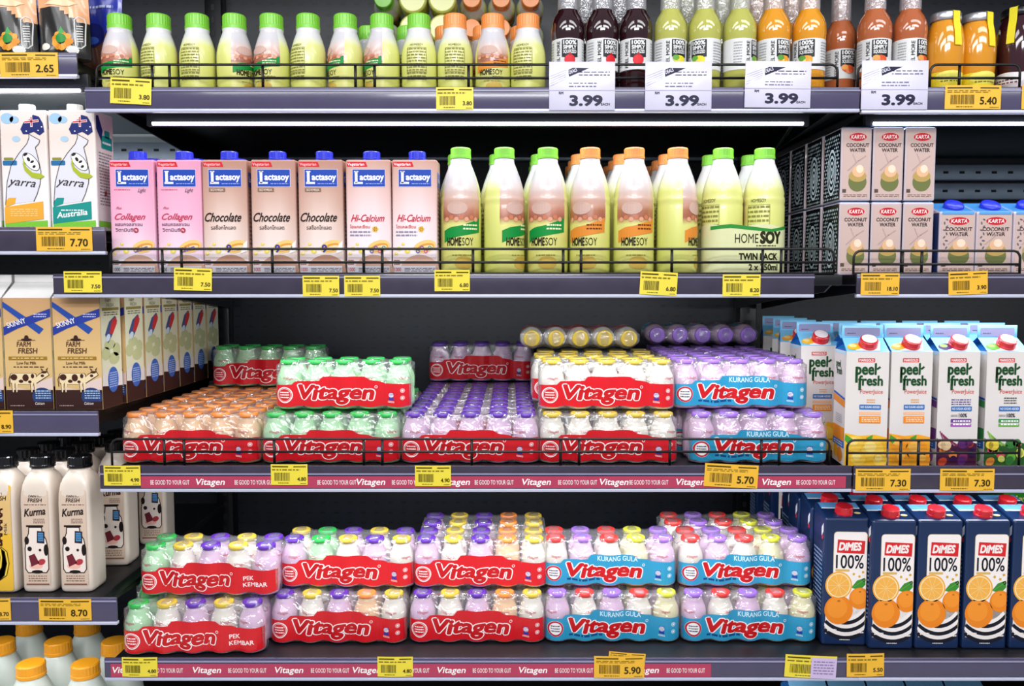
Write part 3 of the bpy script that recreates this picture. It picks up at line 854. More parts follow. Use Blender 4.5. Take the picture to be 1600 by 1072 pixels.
posw = ['first from the left', 'second from the left', 'first beside the pink ones', 'in the middle of the three brown ones', 'third brown one, beside the rose ones', 'beside the brown ones', 'beside the tall soy bottles']
for i, (k, px) in enumerate(soy):
    put('soy_' + k, mk_soy_carton(k), (X(px, .03), .03, zs), '%s soy milk carton with blue cap, %s' % (wsoy[k], posw[i]), rz=random.uniform(-.015, .015))
    put('soy_' + k, mk_soy_carton(k), (X(px, .03) - .010, .112, zs), '%s soy carton behind the one %s' % (wsoy[k], posw[i]), rz=random.uniform(-.015, .015))

# ---------------------------------------------------------------- gable-top cartons
def gable(w, d, h, rh, fh, m_side, m_roof, m_fin, m_gab=None):
    mb = MB(); b = .0012; x = w / 2
    mb.add([(-x, 0, 0), (x, 0, 0), (x, d, 0), (-x, d, 0), (-x, 0, h), (x, 0, h), (x, d, h), (-x, d, h)], [[3, 2, 1, 0], [0, 1, 5, 4], [1, 2, 6, 5], [2, 3, 7, 6], [3, 0, 4, 7]], m_side)
    r0, r1 = d / 2 - .0012, d / 2 + .0012; xi = x - .001; z = h + rh; q = x - w * .22
    mb.add([(-x, 0, h), (x, 0, h), (xi, r0, z), (-xi, r0, z), (x, d, h), (-x, d, h), (xi, r1, z), (-xi, r1, z)], [[0, 1, 2, 3], [4, 5, 7, 6]], m_roof)
    for s in (-1, 1):   # folded-in gable triangles
        vs = [(s * x, 0, h), (s * x, d, h), (s * q, d / 2, h + rh * .8), (s * xi, r0, z), (s * xi, r1, z)]
        fs = [[0, 1, 2], [0, 2, 3], [1, 4, 2]]
        if s < 0: fs = [f[::-1] for f in fs]
        mb.add(vs, fs, m_gab or m_roof)
    mb.box(-xi, xi, r0, r1, z, z + fh, m_fin, .0004, 1)
    return mb
def roof_map(w, d, h, rh):
    L = math.hypot(d / 2, rh); cy, cz = (d / 2) / L, rh / L
    return lambda u, v, k: (u, v * cy - k * cz, h + v * cz + k * cy)

# beige farm milk cartons with the crossed blue ribbon
def mk_farm():
    w, d, h = .081, .073, .192
    t = thing('milk_carton', '', 'carton')
    m = mat_ramp('carton_beige', [(0, 'CFAE74'), (.5, 'D8B478'), (1, 'C2976A')], h)
    mr = mat('carton_roof_white', 'EFEDEA', rough=.35)
    mb = gable(w, d, h, .026, .014, m, mr, mr)
    DK = C('38201E'); RB = C('2A3C92'); W = C('EDE8E4')
    A = Art()
    A.rect(-w / 2 + .0004, .0004, w / 2 - .0004, .034, DK, 1)
    A.poly([(-.04, .034), (-.02, .038), (.0, .034)], C('D8C0B0'), 1)
    A.poly([(.002, .030), (w / 2 - .0005, .034), (w / 2 - .0005, .056), (.018, .048), (.006, .040)], C('DCC4BC'), 1)
    A.ell(.022, .022, .018, .016, C('2C3E6E'), 2, rot=-.2); A.rect(.004, .004, .038, .014, DK, 3)
    A.greek(.010, .018, .036, .034, 4, C('A8C4E0'), 3); A.text('Calcium', .009, .0085, .0045, W, 4, w=.016, shear=.3); A.greek(-.034, .005, -.010, .0085, 1, C('A89088'), 2)
    # ribbons
    A.poly([(-w / 2, .176), (-w / 2, .186), (.028, .139), (.020, .130)], C('2A4A9A'), 2)
    A.poly([(-w / 2 + .0003, .128), (-w / 2 + .0003, .142), (-.020, .152), (w / 2 - .0003, .174), (w / 2 - .0003, .160), (-.016, .140)], RB, 3)
    A.text('SKINNY', -.033, .1405, .0088, W, 4, w=.033, rot=.28, bold=.02); A.greek(.012, .158, .034, .166, 2, C('C0C0E0'), 4)
    # logo
    A.ell(-.002, .1235, .0038, .0048, DK, 2, n=12); A.ell(-.002, .1205, .0095, .0026, DK, 2, n=14); A.line([(-.017, .1195), (.013, .1195)], .0008, DK, 2)
    A.text('FARM', -.019, .1085, .0085, C('5A3A28'), 2, w=.024, shear=.12, bold=.03); A.text('FRESH', -.017, .0970, .0090, C('5A3A28'), 2, w=.033, shear=.12, bold=.03)
    A.rect(-.034, .0855, .032, .0915, C('9A7428'), 2); A.greek(-.028, .087, .026, .0905, 1, C('E8D090'), 3)
    A.text('Low Fat Milk', -.020, .0780, .0050, C('4A3020'), 2, w=.033, bold=.02); A.greek(-.026, .0715, .026, .0755, 1, C('4A3020'), 2)
    # cow
    COWB, COWD = C('E8D2A8'), C('43241A')
    A.rrect(-.032, .044, .012, .0625, .004, COWB, 2); A.poly([(.008, .052), (.018, .061), (.030, .066), (.034, .060), (.026, .055), (.012, .046)], COWB, 2)
    A.rrect(-.033, .0435, .013, .063, .004, COWD, 1); A.poly([(.007, .050), (.017, .062), (.031, .0675), (.035, .0595), (.026, .0535), (.013, .045)], COWD, 1)
    for lx in (-.030, -.024, .002, .008):
        A.poly([(lx, .046), (lx + .0045, .046), (lx + .0028, .030), (lx + .0012, .030)], COWB, 2); A.line([(lx - .0004, .046), (lx + .0008, .029)], .0008, COWD, 3)
    for (cx, cy, rx, ry) in ((-.026, .056, .006, .0055), (-.006, .055, .0055, .0065), (-.014, .049, .004, .003), (.006, .058, .003, .004), (.026, .0645, .005, .0022), (.001, .048, .003, .0025), (.023, .0585, .003, .0025)): A.ell(cx, cy, rx, ry, COWD, 3, n=10)
    A.line([(-.032, .060), (-.035, .052), (-.034, .040)], .0012, COWD, 3); A.poly([(.022, .067), (.020, .072), (.025, .0685)], COWD, 3); A.poly([(.029, .069), (.033, .073), (.031, .067)], COWD, 3)
    A.bake(mb, flat(0, 0, 0))
    # side panel: meadow print
    S = Art(); e = .0004
    S.rect(e, e, d - e, .040, DK, 1); S.rect(e, .040, d - e, h - .0005, C('E9E6C8'), 1)
    for (cx, cy, rx, ry) in ((.015, .095, .016, .012), (.045, .085, .02, .011), (.03, .11, .02, .009), (.055, .10, .014, .012)): S.ell(cx, cy, rx, ry, C('C9CC98'), 2, n=12)
    S.poly([(e, .040), (d - e, .034), (d - e, .060), (.050, .052), (.02, .066), (e, .060)], C('EDE6E0'), 3)
    S.ell(.038, .048, .0195, .0225, C('3E68C0'), 4); S.greek(.024, .034, .052, .062, 7, C('B8D0F4'), 5)
    S.poly([(.014, .128), (.030, .150), (.052, .160), (.060, .150), (.040, .126), (.024, .112)], C('4A5A8A'), 2); S.poly([(.030, .130), (.040, .152), (.056, .158), (.058, .146), (.042, .128)], C('D03A3A'), 3); S.ell(.024, .122, .009, .006, C('D8E4F4'), 3, n=10, rot=.5)
    S.greek(.012, .160, .062, .168, 2, C('5A5038'), 2); S.rect(.006, .1695, d - .006, .1745, C('9A8A4A'), 2)
    S.text('FARM', .018, .184, .006, DK, 2, w=.020, shear=.1); S.text('FRESH', .022, .176, .006, DK, 2, w=.026, shear=.1)
    S.bake(mb, flat(w / 2, 0, 0, 'right'))
    mb.build('carton_body', t)
    return t
zc = ZC_ + .0005; RP[0] = 560
xf = X(123, .025)
names = ['nearest the bottle packs', 'second from the bottle packs', 'cut by the frame']
for i in range(3):
    put('farm', mk_farm, (xf - i * .0845, .022, zc), 'beige gable-top milk carton with crossed blue ribbon, %s' % names[i], ry=(-.035 if i == 0 else (-.012 if i == 1 else 0)) * 0 , rz=0)
    for k in range(1, 7 if i == 0 else 3):
        put('farm', mk_farm, (xf - i * .0845 + (.004 if i == 0 else 0), .022 + k * .081, zc), 'meadow-sided milk carton, %s behind the front one %s' % (ORD[k - 1], ('nearest the packs', 'second along', 'third along')[i]))

# peel-fresh style juice cartons with red caps
JUICE = {'mango': ('F0B429', 'E88A28', 'E88A28'), 'orange': ('F4A62A', 'F08A28', 'F08A28'), 'beet': ('4A2A5E', '6A3A8A', 'A050B0'), 'veg': ('5A9A38', '3A8A4A', '6AAA4A')}
REDCAP = mat('cap_red', 'D4202C', rough=.3, coat=.3)
def mk_juice(kind):
    def mk():
        w, d, h = .0715, .070, .201; fr, bar1, bar2 = JUICE[kind]
        t = thing('juice_carton', '', 'carton')
        m = mat('juice_carton_white_' + kind, 'DDD6D2', rough=.33, mottle=.03, bscale=20)
        mr = mat('juice_carton_sky', '7CC4EA', rough=.3); mg = mat('juice_carton_gable_blue', '2470BC', rough=.3)
        mb = gable(w, d, h, .022, .022, m, mr, mr, mg); W = C('F4F2F2'); GR = C('1C4A26')
        L = math.hypot(d / 2, .022)
        R = Art(); R.poly([(-.02, .002), (.020, .002), (.030, L - .004), (-.008, L - .004)], C('E6EEF0'), 1)
        R.ell(-.019, .014, .014, .009, C(fr), 2, rot=.3, n=14); R.ell(-.022, .016, .007, .005, C('F8DC8A' if kind in ('mango', 'orange') else '8ABA5A'), 3, n=10)
        R.bake(mb, roof_map(w, d, h, .022))
        F = Art(); F.rrect(-w / 2 + .005, .003, w / 2 - .006, .0175, .002, C('8E90B4'), 1); F.greek(-.026, .006, -.012, .009, 1, C('303050'), 2); F.bake(mb, flat(0, d / 2 - .0012, h + .022))
        A = Art(); o = .004
        A.rrect(-.020 + o, h - .0185, .008 + o, h - .0115, .0008, C('D2403C'), 1); A.text('MARIGOLD', -.018 + o, h - .0172, .0042, W, 2, w=.024, bold=.03)
        A.text('peel', -.0235 + o, h - .0395, .0190, GR, 2, w=.034, bold=.05); A.line([(.0125 + o, h - .030), (.0165 + o, h - .027)], .0035, GR, 2)
        A.line([(-.0222 + o, h - .030), (-.0222 + o, h - .0530)], .0042, GR, 2)
        A.text('fresh', -.0185 + o, h - .0585, .0165, GR, 2, w=.040, bold=.05); A.line([(-.0165 + o, h - .050), (-.0165 + o, h - .066)], .0042, GR, 2)
        A.text('PowerJuice', -.0155 + o, h - .0730, .0075, C('CC3C30'), 2, w=.038)
        if kind == 'beet': A.greek(-.012, h - .094, .022, h - .082, 3, C('5A4A8A'), 2)
        elif kind == 'veg': A.greek(-.004, h - .092, .018, h - .079, 3, C('4A4A4A'), 2)
        else: A.greek(.000, h - .090, .014, h - .082, 2, C('E0A060'), 2)
        z = h - .101 if kind in ('mango', 'orange') else h - .104
        A.rrect(-.016 + o, z, .020 + o, z + .0085, .001, C('2A6AB0'), 2); A.text('NO SUGAR ADDED', .002 + o, z + .0025, .0038, W, 3, align='C', w=.032, bold=.02)
        if kind in ('mango', 'orange'):
            A.rect(-.016 + o, z - .009, .020 + o, z - .004, C('F0B890'), 2); A.rect(-.016 + o, z - .024, .020 + o, z - .0115, C(bar1), 2); A.greek(-.012 + o, z - .022, .018 + o, z - .013, 3, C('F8E0C0'), 3)
            A.poly([(-w / 2 + .0004, .058), (-.01, .0535), (.015, .056), (w / 2 - .0004, .0515), (w / 2 - .0004, .0004), (-w / 2 + .0004, .0004)], C(fr), 1)
            for (cx, cy, r) in ((-.018, .040, .015), (.012, .030, .019), (-.012, .014, .013), (.025, .012, .012)): A.ell(cx, cy, r, r * .95, C('F6C84A' if kind == 'mango' else 'F29A2A'), 2, n=18); A.ell(cx - r * .2, cy + r * .25, r * .55, r * .5, C('FADC7C' if kind == 'mango' else 'F8B850'), 3, n=14)
            A.poly([(-.034, .056), (-.022, .048), (-.030, .040), (-.0353, .046)], C('4A9A34'), 4); A.poly([(.0, .050), (.012, .056), (.010, .046)], C('4A9A34'), 4)
        else:
            A.text('100%', -.002 + o, z - .0105, .0065, C('2A2A34'), 2, w=.014, bold=.04); A.greek(-.016 + o, z - .010, -.004 + o, z - .006, 2, C('4A4A5A'), 2)
            A.rrect(-.016 + o, z - .020, .020 + o, z - .0135, .001, C(bar1), 2); A.rrect(-.016 + o, z - .027, .020 + o, z - .0215, .001, C(bar2), 2); A.greek(-.012 + o, z - .026, .018 + o, z - .0145, 2, W, 3)
            A.poly([(-w / 2 + .0004, .050), (-.02, .040), (0, .036), (.02, .044), (w / 2 - .0004, .040), (w / 2 - .0004, .0004), (-w / 2 + .0004, .0004)], C('4A1E3A' if kind == 'beet' else '2E5A2A'), 1)
            rnd = random.Random(3); cols = ('7A2A5A', 'C0442C', '3A1A4A', 'D87A34', '5A2A6A', 'E8C89A') if kind == 'beet' else ('6AAA3A', 'E08A3A', 'D8DC6A', 'C84A5A', '3A7A3A', 'F0D04A')
            for k in range(17):
                cx, cy = rnd.uniform(-.028, .028), rnd.uniform(.008, .042); r = rnd.uniform(.005, .0095); A.ell(cx, cy, r, r * rnd.uniform(.7, 1), C(cols[k % 6]), 2 + k % 3, n=12, rot=rnd.uniform(0, 3))
            for k in range(6): A.line([(-.030 + k * .003, .062 - k * .003), (-.020 + k * .005, .036)], .0016, C('8A2A5A' if kind == 'beet' else '8AC04A'), 3)
        A.bake(mb, flat(0, 0, 0))
        S = Art()  # side panel, both sides
        S.rect(.002, h - .006, d - .002, h - .001, C('B8DCF0'), 1)
        S.text('peel', .012, h - .030, .012, GR, 1, w=.026, bold=.04); S.text('fresh', .016, h - .043, .012, GR, 1, w=.030, bold=.04)
        S.poly([(.002, h - .075), (d - .002, h - .082), (d - .002, h - .086), (.002, h - .079)], C('2A5AB0'), 1); S.poly([(.002, h - .080), (d - .002, h - .087), (d - .002, h - .099), (.002, h - .092)], C(bar1), 1)
        S.greek(.016, .072, d - .016, .088, 5, C('9A9AA8'), 1); S.rect(.002, .042, d - .002, .066, C(bar1), 1); S.rect(.002, .030, d - .002, .042, C('2A62B4'), 1); S.greek(.010, .032, d - .01, .040, 2, C('D8E8F8'), 2)
        S.ell(.02, .020, .014, .012, C(fr), 1); S.ell(.045, .016, .016, .013, C(bar2), 1)
        S.bake(mb, flat(-w / 2, d, 0, 'left')); S.bake(mb, flat(w / 2, 0, 0, 'right'))
        mb.build('carton_body', t)
        mb = screw_cap(.0158, .013, REDCAP, 20); c = mb.build('screw_cap', t); ang = math.atan2(.022, d / 2)
        cm = mb.mi(C('F2E8EA')); A = Art(); A.ell(0, 0, .0125, .0125, C('F0E2E4'), 1); A.bake(mb, lambda u, v, k: (u, v, .0135 + k))
        bpy.data.objects.remove(c); c = mb.build('screw_cap', t)
        c.location = (.004, .0155 - .0003, h + .0102); c.rotation_euler = (ang * 1.0, 0, 0)
        return t
    return mk
zj = Z3 + .0005; RP[0] = 630
for px, k, rz, lb in ((1354, 'mango', -.10, 'mango juice carton with red cap, turned to show its side'), (1423, 'orange', 0, 'orange-fruit juice carton with red cap, second from the bottle packs'),
                      (1497, 'beet', .01, 'juice carton with dark purple beetroot print and red cap'), (1572, 'veg', 0, 'juice carton with green vegetable print and red cap')):
    put('juice_' + k, mk_juice(k), (X(px, .035), .035, zj), lb, rz=rz)
    put('juice_' + k, mk_juice(k), (X(px, .035) + .034, .130, zj + .0), {'mango': 'mango', 'orange': 'orange', 'beet': 'beetroot', 'veg': 'vegetable'}[k] + ' juice carton in the second row, only its sky-blue top showing')
    put('juice_' + k, mk_juice(k), (X(px, .035) + .034, .215, zj + .0), {'mango': 'mango', 'orange': 'orange', 'beet': 'beetroot', 'veg': 'vegetable'}[k] + ' juice carton in the third row from the aisle')
put('juice_mango', mk_juice('mango'), (X(1281, .17), .175, zj), 'mango juice carton with red cap just behind the violet-capped packs', rz=-.03)
put('juice_orange', mk_juice('orange'), (X(1246, .27), .27, zj), 'orange-fruit juice carton half hidden behind the violet-capped packs', rz=-.25)
put('juice_mango', mk_juice('mango'), (X(1232, .37), .37, zj), 'mango juice carton deep on the shelf behind the violet-capped packs', rz=-.30)
put('juice_mango', mk_juice('mango'), (X(1216, .47), .47, zj), 'rearmost mango juice carton deep behind the violet-capped packs', rz=-.20)

# blue orange-juice cartons
def mk_orange():
    w, d, hf, hb = .0780, .062, .2320, .2450
    t = thing('orange_juice_carton', '', 'carton')
    mN = mat('carton_navy', '132A52', rough=.28, mottle=.08, bscale=20, coat=.2)
    mT = mat('carton_sky_top', '6FA8D8', rough=.3)
    mb = MB(); carton_body(mb, w, d, hf, hb, mN, .004, mtop=mN)
    W = C('F0E8E4'); A = Art(); BK = C('1B1B26'); RD = C('D22A2E')
    x0, x1 = -.0215, .0355
    A.rrect(x0 - .0008, .0335, x1 + .0008, .1958, .006, C('D8C49A'), 1); A.rrect(x0, .0335, x1, .195, .0055, W, 2)
    A.poly([(-.033, .02), (x1, .03), (x1, .075), (x0, .085), (-.034, .060)], W, 2)
    A.poly([(x0 + .005, .160), (x1 - .004, .158), (x1 - .003, .1805), (x0 + .006, .1825)], RD, 3)
    A.text('DiMES', x0 + .0085, .1645, .0125, W, 4, w=.039, bold=.075, shear=.2)
    A.text('100%', x0 + .004, .1335, .0225, BK, 4, w=.048, bold=.02)
    A.rrect(x0 + .003, .1275, x0 + .028, .1315, .0015, C('D8B060'), 3)
    for (cx, cy) in ((.014, .1235), (.024, .1195), (.030, .127)): flower(A, cx, cy, .004, C('F6F0EC'), 3); A.ell(cx, cy, .0022, .0022, C('D8A020'), 4, n=8)
    A.ring(.032, .1135, .0015, .0032, C('505058'), 3, n=10)
    A.poly([(.010, .100), (.020, .1125), (.034, .1175), (.035, .106), (.026, .096)], C('3E8A34'), 3); A.line([(.012, .100), (.033, .114)], .0008, C('6AB04A'), 4)
    def orange(cx, cy, r, cut=False):
        A.ell(cx, cy, r, r, C('E88424' if not cut else 'F0A83A'), 5, n=28)
        if cut: A.ell(cx, cy, r * .9, r * .9, C('F4E0B0'), 6, n=24); A.ell(cx, cy, r * .82, r * .82, C('F0B050'), 7, n=24); [A.line([(cx, cy), (cx + r * .8 * math.cos(k * PI / 5), cy + r * .8 * math.sin(k * PI / 5))], .0005, C('F8DC9C'), 8) for k in range(10)]
        else: A.ell(cx - r * .12, cy + r * .15, r * .72, r * .72, C('F09230'), 6, n=24); A.ell(cx + r * .0, cy + r * .62, r * .12, r * .08, C('B86A1A'), 7, n=8)
    # swirls
    for k in range(4):
        A.ell(-.004, .094, .060 - k * .0 , .0, W, 2) if False else None
    for k, cc in enumerate((BK, W, BK, W, BK, W)):
        r = .088 - k * .0065
        pts = []
        for q in range(15):
            a = math.radians(232 + (318 - 232) * q / 14); pts.append((max(-.0355, min(.0355, .002 + r * .80 * math.cos(a))), max(.006, .098 + r * math.sin(a))))
        for q in range(14, -1, -1):
            a = math.radians(232 + (318 - 232) * q / 14); rr = r - .0065; pts.append((max(-.0355, min(.0355, .002 + rr * .80 * math.cos(a))), max(.006, .098 + rr * math.sin(a))))
        A.poly(pts, cc, 3)
    orange(.0255, .082, .0185); A.items[-1:]; orange(-.012, .104, .0235, True); orange(-.011, .0615, .0250)
    A.text('1L', -.0345, .028, .006, W, 4, w=.005); A.greek(-.030, .022, -.014, .030, 1, W, 4); A.greek(.018, .020, .034, .026, 1, W, 4); A.greek(-.008, .0085, .010, .0115, 1, W, 5)
    A.bake(mb, lambda u, v, k: (u, -k, v * 1.06), lift=.00012, clip=(-.0362, .0362, .004, .2))
    tA = Art(); L = math.hypot(d, hb - hf); cy, cz = d / L, (hb - hf) / L
    tA.rect(-.034, L * .62, .034, L * .95, C('5E9CD0'), 1); tA.rect(-.034, L * .56, .034, L * .62, C('E8F0F8'), 1); tA.ell(.024, L * .3, .006, .004, C('E8D890'), 2, n=10); tA.bake(mb, lambda u, v, k: (u, v * cy - k * cz, hf + v * cz + k * cy))
    S = Art(); S.greek(.008, .05, d - .008, .17, 16, C('8AA0C8'), 1); S.poly([(d - .014, .196), (d - .004, .206), (d - .004, .222), (d - .014, .212)], C('E8E8F0'), 1); S.ell(d - .009, .195, .004, .005, C('D03040'), 1, n=8)
    S.bake(mb, flat(-w / 2, d, 0, 'left'))
    mb.build('carton_body', t)
    mb = screw_cap(.0155, .014, REDCAP, 20); c = mb.build('screw_cap', t); c.location = (.001, .0215, (hf + (hb - hf) * .0215 / d) - .0003); c.rotation_euler = (math.atan2(hb - hf, d), 0, 0)
    return t
zo = Z4 + .0005; RP[0] = 910
lb = ['set back a little, beside the blue-banded packs', 'second from the bottle packs', 'third from the bottle packs', 'fourth from the bottle packs', 'cut by the edge of the frame']
for i, px in enumerate((1321, 1395, 1467, 1541, 1615)):
    y = .05 if i == 0 else .035
    put('oj', mk_orange, (X(px, y), y, zo + 0), 'navy orange juice carton, front row, %s' % lb[i], rz=-.05 if i == 0 else -.015)
    for k in range(1, 3):
        if i == 4 and k == 2: continue
        put('oj', mk_orange, (X(px, y), y + .069 * k, zo), 'navy juice carton, %s row, behind the one %s' % (ORD[k], lb[i]), rz=-.03)
put('oj', mk_orange, (X(1262, .27), .27, zo), 'navy juice carton just above the blue-banded packs, its red panel half hidden', rz=-.05)
put('oj', mk_orange, (X(1230, .36), .36, zo), 'navy orange juice carton deep behind the blue-banded packs', rz=-.05)
put('oj', mk_orange, (X(1206, .45), .45, zo), 'rearmost navy orange juice carton behind the blue-banded packs', rz=-.05)
def mk_happy():
    w, d, h = .078, .062, .245
    t = thing('juice_carton', '', 'carton'); mb = MB(); carton_body(mb, w, d, h, h, mat('carton_leaf_green', '3FA82C', rough=.35))
    A = Art(); A.rect(-.036, .20, .036, .241, C('2E9A28'), 1); A.text('happy', -.030, .215, .013, C('F2F08A'), 2, w=.046, bold=.05); A.text('day', -.022, .190, .013, C('F2F08A'), 2, w=.034, bold=.05); A.bake(mb, flat(0, 0, 0)); mb.build('carton_body', t); return t
put('happy', mk_happy, (X(1592, .32), .32, zo), 'bright green juice carton at the rear behind the navy cartons')

# white fresh-milk cartons with the outlined milk bottle
def mk_bottle_print(kind):
    def mk():
        w, d, h = .0790, .066, .198
        t = thing('milk_carton', '', 'carton')
        m = mat_ramp('carton_milk_' + kind, [(0, 'F0ECEA'), (.35, 'EDE6E4'), (.8, 'E4D2C8'), (1, 'E6DCD6')], h)
        mb = MB(); carton_body(mb, w, d, h, h + .002, m); W = C('F4F2F0'); K = C('26201E')
        A = Art()
        A.poly([(-w / 2 + .0035, .0035), (w / 2 - .0035, .0035), (w / 2 - .0035, .014), (-w / 2 + .0035, .0095)], C('7CC63C'), 1)
        bc = C('E9A83A') if kind == 'orange' else C('1F9088')
        A.poly([(-w / 2 + .0035, .008), (w / 2 - .010, .016), (w / 2 - .010, .046), (-w / 2 + .0035, .036)], bc, 2); A.poly([(-w / 2 + .005, .036), (-.018, .042), (-.016, .052), (-.028, .052), (-w / 2 + .005, .045)], bc, 2)
        if kind == 'teal': A.text('Australia', -.029, .0175, .0095, W, 3, w=.052, rot=.12, bold=.03, shear=.2); A.greek(-.022, .029, .014, .033, 1, W, 3)
        else: A.greek(-.026, .020, .020, .034, 4, C('F0C880'), 3)
        # outlined milk bottle and script name
        o = [(-.034, .040), (-.030, .078), (-.022, .106), (-.008, .126), (.006, .142), (.010, .152), (.010, .158), (.028, .148), (.026, .142), (.020, .136), (.024, .118), (.028, .096), (.026, .076), (.020, .058), (.014, .046)]
        A.poly(o, C('D9D7E0'), 1); A.line(o, .0010, K, 3)
        A.ell(.012, .112, .0185, .0098, K, 3, rot=-.85); A.ell(.012, .112, .0176, .0089, C('F0EEEC'), 4, rot=-.85)
        for px_, pz_, pr_, pq_ in ((.003, .124, .0042, .0022), (.008, .116, .0026, .0040), (.014, .112, .0036, .0020), (.017, .104, .0030, .0022)): A.ell(px_, pz_, pr_, pq_, K, 5, n=8, rot=.5)
        A.poly([(.000, .118), (.003, .104), (.014, .094), (.028, .092), (.034, .088), (.026, .083), (.012, .086), (.001, .097), (-.002, .108)], C('A8B432'), 6)
        A.text('yarra', -.029, .074, .0135, K, 4, w=.047, shear=.35, rot=-.10, bold=.0)
        A.rrect(-.036, .106, -.012, .114, .002, C('2A6A9A'), 2); A.rrect(-.034, .115, -.018, .119, .0015, C('8A8A3A'), 2)
        # flag-coloured continent
        A.poly([(-.004, .166), (.002, .178), (.012, .182), (.018, .190), (.028, .187), (.034, .176), (.036, .162), (.028, .156), (.018, .162), (.008, .158), (.0, .158)], C('232C6A'), 2)
        A.line([(.004, .178), (.026, .180)], .0022, C('C83040'), 4); A.line([(.004, .178), (.026, .180)], .0040, W, 3); A.line([(.015, .186), (.015, .172)], .0020, C('C83040'), 4); A.line([(.015, .187), (.015, .171)], .0036, W, 3)
        for sx, sz in ((.006, .163), (.026, .164), (.032, .170)): A.ell(sx, sz, .0012, .0012, W, 3, n=6)
        A.ell(-.026, .184, .011, .009, C('9CC0DC'), 1, n=14); A.ell(-.014, .182, .008, .006, C('9CC0DC'), 1, n=14); A.ell(-.012, .150, .007, .005, C('A8C4D8'), 1, n=14)
        A.bake(mb, flat(0, 0, 0), clip=(-.0365, .0365, .0035, .2))
        S = Art(); S.poly([(.004, .168), (.020, .150), (.026, .168), (.012, .192), (.004, .190)], C('232C6A'), 1); S.rrect(.020, .138, .058, .160, .002, C('1F9088'), 1); S.greek(.024, .144, .055, .152, 1, W, 2); S.rrect(.032, .158, .050, .170, .002, C('1F9088'), 1)
        S.greek(.010, .040, .054, .132, 18, C('8A8690'), 1); S.rect(.004, .004, d - .004, .014, C('7CC63C'), 1); S.rect(.026, .058, .034, .066, C('B0503A'), 1)
        S.bake(mb, flat(w / 2, 0, 0, 'right'))
        mb.build('carton_body', t)
        mb = screw_cap(.013, .012, mat('cap_white', 'ECEAE6', rough=.35), 18); c = mb.build('screw_cap', t); c.location = (-.004, .022, h + .0006)
        return t
    return mk
zb = ZB + .0005; RP[0] = 270
put('yt', mk_bottle_print('teal'), (X(113, .02), .022, zb), 'white milk carton with outlined bottle drawing and a teal Australia banner', rz=-.0)
put('yo', mk_bottle_print('orange'), (X(37.5, .02), .022, zb), 'white milk carton with outlined bottle drawing and an orange banner')
put('yt', mk_bottle_print('teal'), (X(-40, .02), .022, zb), 'white milk carton with bottle drawing, mostly outside the frame')
for i, px in enumerate((113, 37.5, -40)):
    for k in (1, 2):
        if i == 0: continue
        put('yt', mk_bottle_print('teal'), (X(px, .02) + .003 * k, .022 + .0745 * k, zb), 'white milk carton in the %s row behind the %s' % (ORD[k], ('teal-bannered one', 'orange-bannered one', 'one cut by the frame')[i]))

# coconut water cartons
def karta_art(w, h, k=1.0, greenish=True):
    A = Art(); W = C('F4E8E4'); zt = h - .006
    A.rect(-w / 2 + .0035, .004, w / 2 - .0035, zt, C('C9AFA6'), 0)
    A.ell(.002, zt - .0105, w * .30, .0078, C('D8B0A8'), 1); A.ell(.002, zt - .0105, w * .275, .0068, C('C22432'), 2)
    A.text('KARTA', .002, zt - .0135, .0062, W, 3, align='C', w=w * .44, bold=.03, shear=.15)
    A.text('COCONUT', .002, zt - .0270, .0058, C('3A2A30'), 2, align='C', w=w * .72, bold=.04); A.text('WATER', .002, zt - .0355, .0058, C('3A2A30'), 2, align='C', w=w * .50, bold=.04)
    c = .040
    A.ell(.003, c - .008, w * .29, .016, C('6E7444'), 2, n=20); A.ell(.003, c + .002, w * .28, .010, C('B89A5A'), 3, n=18); A.ell(.004, c + .010, w * .20, .010, C('E2B48A'), 4, n=14); A.ell(.006, c + .014, w * .12, .007, C('F0D8C0'), 5, n=12)
    A.line([(-w * .25, c + .012), (.004, c + .028), (w * .3, c + .036)], .0016, C('B89A94'), 3); A.line([(0, c + .026), (-.006, c + .040)], .0014, C('C4A8A0'), 3)
    A.greek(-w * .38, .006, w * .38, .0115, 2, C('7A6058'), 2); A.rect(-w * .42, .014, -w * .30, .020, C('5A4A48'), 2)
    return A
def dotted(S, d, h, W, ink):
    S.rect(.0006, .003, d - .0006, h - .003, C('0E141C', .2), 0)
    for j in range(int((h - .012) / .0066)):
        for i in range(int(d / .0078)):
            x = .0045 + i * .0078 + (j % 2) * .0039; z = .007 + j * .0066
            q = math.hypot(x - d / 2, (z - h * .42) * .45)
            if x > d - .004 or q < d * .26: continue
            s = .0024 + .0006 * math.sin(q * 500)
            S.poly([(x - s, z), (x, z - s), (x + s, z), (x, z + s)], ink, 1)
    for r in (.03, .10, .17, .24): S.ring(d / 2, h * .42, d * r, d * (r + .035), ink, 1, n=14, ky=2.0)
M_karta = mat('coconut_carton_shell', 'C8B8C0', rough=.22, coat=.5, mottle=.04)
M_kblue = mat('coconut_carton_blue', '4A90D0', rough=.25, coat=.3)
def mk_karta():
    w, d, h = .0535, .074, .1245
    t = thing('coconut_water_carton', '', 'carton'); mb = MB(); carton_body(mb, w, d, h, h, M_karta, .003, mtop=M_kblue)
    karta_art(w, h).bake(mb, flat(0, 0, 0))
    for f, o in (('left', flat(-w / 2, d, 0, 'left')),):
        S = Art(); dotted(S, d, h, None, C('D4E4F0', .2)); S.bake(mb, o)
    mb.build('carton_body', t)
    mb = MB(); mb.box(-.022, .022, .006, d - .006, h, h + .0012, C('A8B8D8', .25)); mb.build('top_flap', t)
    return t
zk = Z2 + .0005; RP[0] = 310
cn = ['nearest the soy bottles', 'in the middle stack', 'nearest the blue-capped cartons']
